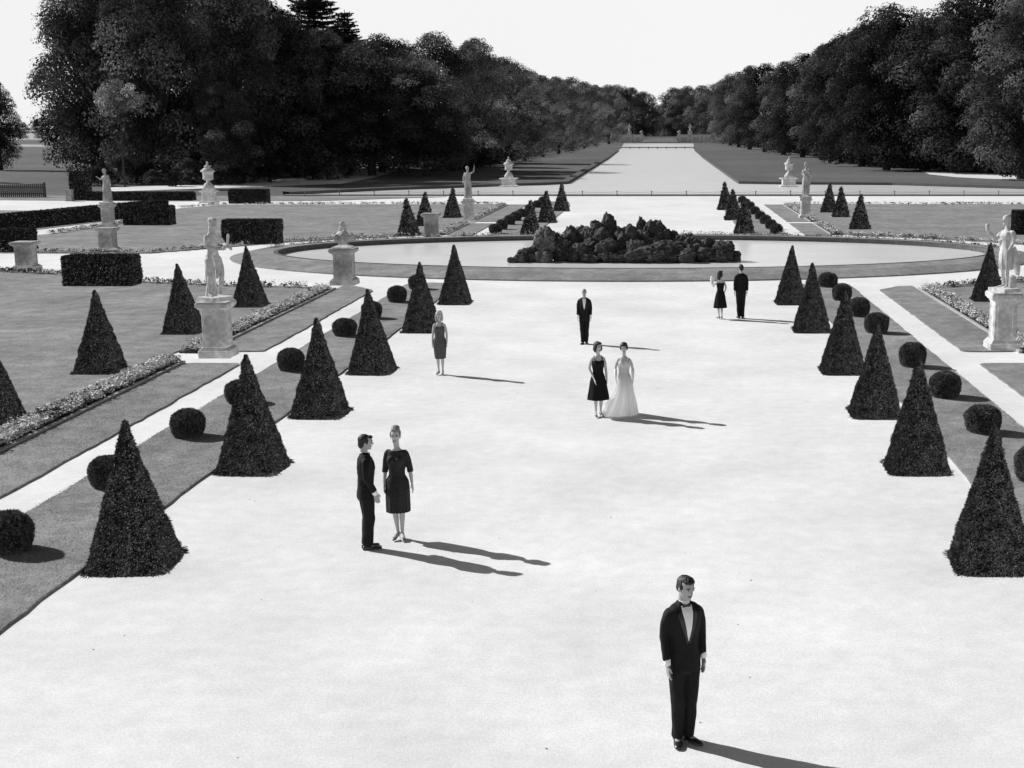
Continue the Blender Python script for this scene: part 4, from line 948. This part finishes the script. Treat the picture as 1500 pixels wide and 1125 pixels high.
statue((-13.1,92.5), 1.5, R(8), 2.3, 'stone statue of a woman lifting one arm high, beyond the pond on the left',
    {'q': 1.15, 'hk': 1.15, 'head': (R(20), R(-14), 0), 'armL': ((.165,0,1.42),(.33,-.03,1.47),(.38,-.05,1.74),(0,0,1)), 'armR': ((-.165,.01,1.42),(-.22,.03,1.15),(-.17,-.06,.93),(.1,-.2,-1))}, [], True, 'statue_dark',
    {'lofts': [long_skirt], 'tubes': [([(-.15,.05,1.42),(-.2,.1,1.15),(-.22,.08,.85)],[(.05,.04),(.08,.05),(.07,.05)])]}, 'bun')
statue((10.2,97.5), 1.42, R(-12), 2.5, 'stone statue wrapped in a cloak beyond the pond on the right',
    {'q': 1.15, 'hk': 1.15, 'head': (R(-35), R(8), 0), 'armL': ((.165,0,1.42),(.22,-.03,1.17),(.08,-.2,1.2),(-1,0,.2)), 'armR': ((-.165,.01,1.42),(-.20,-.02,1.17),(-.02,-.2,1.08),(1,-.1,-.1))}, [], True, 'statue_dark',
    {'lofts': [[(0,.02,.02,.17,.16,.08)] + long_skirt[1:]], 'tubes': [([(.12,.04,1.46),(.22,.06,1.2),(.20,.06,.8),(.16,.06,.5)],[(.07,.05),(.09,.08),(.08,.08),(.05,.05)]), ([(-.14,-.1,1.35),(.0,-.17,1.1),(.15,-.1,.9)],[(.05,.04),(.05,.04),(.05,.04)])]}, 'bun')
statue((-35.7,88.0), 1.5, R(-25), 2.25, 'draped stone statue with one hand lifted to the chest on the far left',
    {'q': 1.15, 'hk': 1.15, 'head': (R(-20), R(6), 0), 'armR': ((-.165,-.01,1.42),(-.25,-.08,1.2),(-.27,-.26,1.34),(0,-.8,.3)), 'armL': ((.165,.02,1.42),(.21,.04,1.15),(.14,-.06,.93),(0,-.2,-1))}, [([(.2,.1,0),(.2,.1,.5),(.18,.08,.8)],[(.1,.09),(.09,.08),(.06,.06)])], True, 'statue_dark',
    {'lofts': [long_skirt], 'tubes': [([(.15,.05,1.42),(.2,.1,1.15),(.22,.08,.85)],[(.05,.04),(.08,.05),(.07,.05)])]}, 'cap')

# ------------------------------------------------------------------ railing by the water
rl = empty('low_railing', (0,131.0,0), 0, 'low iron railing with thin posts running along the near edge of the canal', 'railing')
x = -34.0; xs = []
while x < 46: xs.append(x); x += 3.3
for i, x in enumerate(xs):
    b = MB(); b.tube([(x,0,0),(x,0,.40)],[.045,.04],n=8); b.ell((x,0,.46),(.07,.07,.06),8,6); b.box(x-.09,x+.09,-.09,.09,0,.06); b.build('post', M['iron'], rl, True)
for z in (.20,.38):
    b = MB(); pts = []
    for i in range(len(xs)-1):
        for k in range(4): t = k/4; pts.append((xs[i]+(xs[i+1]-xs[i])*t, -.05, z - .03*math.sin(math.pi*t)))
    pts.append((xs[-1],-.05,z)); b.tube(pts, [.014]*len(pts), n=6, ref=(0,0,1)); b.build('rail', M['iron'], rl, True)
rl = empty('canal_barrier', (0,450,0), 0, 'thin dark barrier line crossing the far part of the canal', 'barrier')
b = MB(); b.tube([(-13.4,0,.55),(0,0,.5),(10.4,0,.55)],[.16,.16,.16],n=6,ref=(0,0,1)); b.build('boom', M['iron'], rl)
for i in range(9):
    b = MB(); b.tube([(-13.4+i*2.97,0,0),(-13.4+i*2.97,0,.75)],[.12,.12],n=6); b.build('post', M['iron'], rl)

# terrace wall at the end of the canal
def twall(px0, px1, y, ytop, ybot, label, bays):
    x0, x1 = XY(px0,y), XY(px1,y); h = ZT(ytop, y)
    r = empty('terrace_wall', ((x0+x1)/2, y, 0), 0, label, 'wall'); w = (x1-x0)/2
    b = MB(); b.box(-w,w,0,1.4,0,h*.84); b.build('wall_face', M['kerb_pale'], r)
    b = MB(); b.box(-w-.3,w+.3,-.35,1.7,h*.84+.002,h*.93); b.build('coping', M['stone'], r)
    for k in range(bays+1):
        b = MB(); xx = -w + 2*w*k/bays; b.box(xx-.45,xx+.45,-.5,-.003,0,h*.838); b.build('buttress', M['stone'], r)
    for k in range(bays):
        xx = -w + 2*w*(k+.5)/bays; b = MB(); b.box(xx-w/bays*.5,xx+w/bays*.5,-.04,-.002,h*.12,h*.66); b.build('niche', M['stone'], r)
twall(866,942,668,196,207,'long pale stone terrace wall left of the cascade at the canal end',5)
twall(993,1063,668,196,207,'long pale stone terrace wall right of the cascade at the canal end',4)
twall(944,991,690,199,205,'lower middle wall of the cascade at the end of the canal',2)
r = empty('cascade_steps', (XY(967,655),655,0), 0, 'pale stone cascade steps closing the end of the canal', 'steps')
for k in range(4):
    b = MB(); b.box(-8.6+k*.3,8.6-k*.3,k*4,k*4+4-.01,0,.5+.55*k); b.build('step', M['stone'], r)
def far_statue(px, y, z, H, label, grp=False):
    r = empty('stone_statue' if not grp else 'stone_sculpture_group', (XY(px,y), y, z), 0, label, 'statue' if not grp else 'sculpture'); s_ = H/2.2
    b = MB(); sq(b, [(0,.5),(.1,.5),(.12,.4),(.55,.4),(.6,.5),(.68,.5)]); b.build('plinth', M['stone'], r)
    b = MB()
    if grp:
        b.ell((-.3,0,1.0),(.5,.35,.4)); b.tube([(-.1,0,1.1),(.1,0,1.5),(.1,0,1.75)],[.3,.22,.14]); b.tube([(-.6,0,.8),(-.9,0,1.2)],[.18,.1]); b.tube([(.2,0,1.4),(.6,0,1.0),(.8,0,.8)],[.14,.12,.1])
    else:
        b.tube([(0,0,.6),(0,0,1.2),(0,0,1.6),(0,0,1.82)],[(.24,.22),(.19,.15),(.23,.15),(.1,.1)]); b.ell((0,0,2.02),(.12,.13,.16)); b.tube([(.2,0,1.75),(.38,0,1.55),(.3,0,1.3)],[.07,.06,.05]); b.tube([(-.2,0,1.75),(-.3,0,1.4),(-.15,-.1,1.2)],[.07,.06,.05])
    b.blob('figure', M['stone'], r, .04, 2); r.scale = (s_,s_,s_)
hh = ZT(196,668)*.93
far_statue(922,668.6,hh,5.2,'small pale statue on the terrace wall left of the cascade')
far_statue(1011,668.6,hh,5.2,'small pale statue on the terrace wall right of the cascade')
far_statue(940,668.6,hh,2.4,'reclining stone group on the terrace wall just left of the cascade',True)
far_statue(995,668.6,hh,2.6,'reclining stone group on the terrace wall just right of the cascade',True)
far_statue(868,668.6,hh,2.4,'stone group at the left end of the far terrace wall',True)
far_statue(1061,668.6,hh,2.4,'stone group at the right end of the far terrace wall',True)

# wooden paling and pillar at the far left
r = empty('wooden_paling', (XY(27,128),128,0), R(4), 'dark wooden paling fence at the left edge beside the gravel path', 'fence')
b = MB()
for k in range(26): xx = -2.3+k*.18; b.box(xx,xx+.13,0,.03,.05,1.15+.15*k/26)
b.build('pales', M['wood'], r); b = MB(); b.box(-2.4,2.45,.032,.09,.3,.4); b.build('rail', M['wood'], r); b = MB(); b.box(-2.4,2.45,.032,.09,.9,1.0); b.build('rail', M['wood'], r)
for xx in (-2.4,2.42):
    b = MB(); b.box(xx-.07,xx+.07,.0,.14,0,1.4); b.build('post', M['wood'], r)
r = empty('slender_pillar', (XY(129,124),124.2,0), 0, 'slender pale stone pillar beside the tall hedge block', 'pillar')
b = MB(); sq(b, [(0,.16),(.2,.16),(.22,.10)]); b.build('base', M['stone'], r); b = MB(); lathe(b, [(.2,.09),(1.2,.10),(2.25,.08)],12); b.build('shaft', M['stone'], r, True); b = MB(); sq(b, [(2.2,.1),(2.28,.2),(2.42,.2)]); b.build('capital', M['stone'], r)
for o in [r]: NOSHADOW.extend(r.children)
r = empty('stone_post', (XY(99,121),121.5,0), 0, 'short grey stone post left of the tall hedge block', 'post')
b = MB(); sq(b, [(0,.32),(.15,.32),(.17,.26),(.85,.26),(.9,.32),(1.0,.3)]); b.build('shaft', M['stone_dark'], r)

# ------------------------------------------------------------------ light, sky, camera
AZ, EL = R(-28.0), R(33.2)                    # direction the shadows run, height of the sun
sun_dir = Vector((-math.cos(AZ)*math.cos(EL), -math.sin(AZ)*math.cos(EL), math.sin(EL)))   # towards the sun
sd = bpy.data.lights.new('sun', 'SUN'); sd.energy = 5.0; sd.angle = R(.5); sd.color = (1, 1, 1)
so = bpy.data.objects.new('sun', sd); COL.objects.link(so); so.rotation_euler = sun_dir.to_track_quat('Z', 'Y').to_euler(); so.location = (-40, 60, 60)
# In the photographed garden only the people throw distinct shadows: the topiary, pedestals and
# statues stand without one, so they are taken off the sun's list of shadow casters.
bc = bpy.data.collections.new('no_sun_shadow'); 
for o in NOSHADOW:
    if o.type == 'MESH' and o.name not in bc.objects: bc.objects.link(o)
so.light_linking.blocker_collection = bc
for co in bc.collection_objects: co.light_linking.link_state = 'EXCLUDE'
w = bpy.data.worlds.new('World'); scene.world = w; w.use_nodes = True; N = w.node_tree.nodes; L = w.node_tree.links
sk = N.new('ShaderNodeTexSky'); sk.sky_type = 'NISHITA'; sk.sun_disc = False; sk.sun_elevation = EL
sk.sun_rotation = math.atan2(sun_dir.x, sun_dir.y); sk.dust_density = 3.0; sk.air_density = 1.0; sk.ozone_density = 1.0
bw = N.new('ShaderNodeRGBToBW'); L.new(sk.outputs[0], bw.inputs[0])
# black-and-white film: Nishita sky overhead, a bright white haze low down
mu = N.new('ShaderNodeMath'); mu.operation = 'MULTIPLY'; L.new(bw.outputs[0], mu.inputs[0]); mu.inputs[1].default_value = .3
tc = N.new('ShaderNodeTexCoord'); sp = N.new('ShaderNodeSeparateXYZ'); L.new(tc.outputs['Generated'], sp.inputs[0])
mr = N.new('ShaderNodeMapRange'); mr.interpolation_type = 'SMOOTHSTEP'; L.new(sp.outputs['Z'], mr.inputs['Value']); mr.inputs['From Min'].default_value = .11; mr.inputs['From Max'].default_value = .42
nz = N.new('ShaderNodeTexNoise'); nz.inputs['Scale'].default_value = 1.6; nz.inputs['Detail'].default_value = 2; L.new(tc.outputs['Generated'], nz.inputs['Vector'])
hz = N.new('ShaderNodeMapRange'); L.new(nz.outputs['Fac'], hz.inputs['Value']); hz.inputs['From Min'].default_value = .3; hz.inputs['From Max'].default_value = .7; hz.inputs['To Min'].default_value = 8.7; hz.inputs['To Max'].default_value = 9.4
mx = N.new('ShaderNodeMix'); mx.data_type = 'FLOAT'; L.new(mr.outputs[0], mx.inputs['Factor']); L.new(hz.outputs[0], mx.inputs['A']); L.new(mu.outputs[0], mx.inputs['B'])
L.new(mx.outputs['Result'], N['Background'].inputs['Color']); N['Background'].inputs['Strength'].default_value = .1
cd = bpy.data.cameras.new('camera'); cam = bpy.data.objects.new('camera', cd); COL.objects.link(cam); scene.camera = cam
cam.location = (0, 0, CH); cam.rotation_euler = (math.pi/2 - TH, 0, 0)
cd.sensor_width = 36; cd.lens = 36*F/1500; cd.shift_x = (750 - CX)/1500; cd.clip_end = 8000; cd.clip_start = .5
scene.view_settings.view_transform = 'Standard'; scene.view_settings.look = 'None'; scene.view_settings.exposure = 0; scene.view_settings.gamma = 1
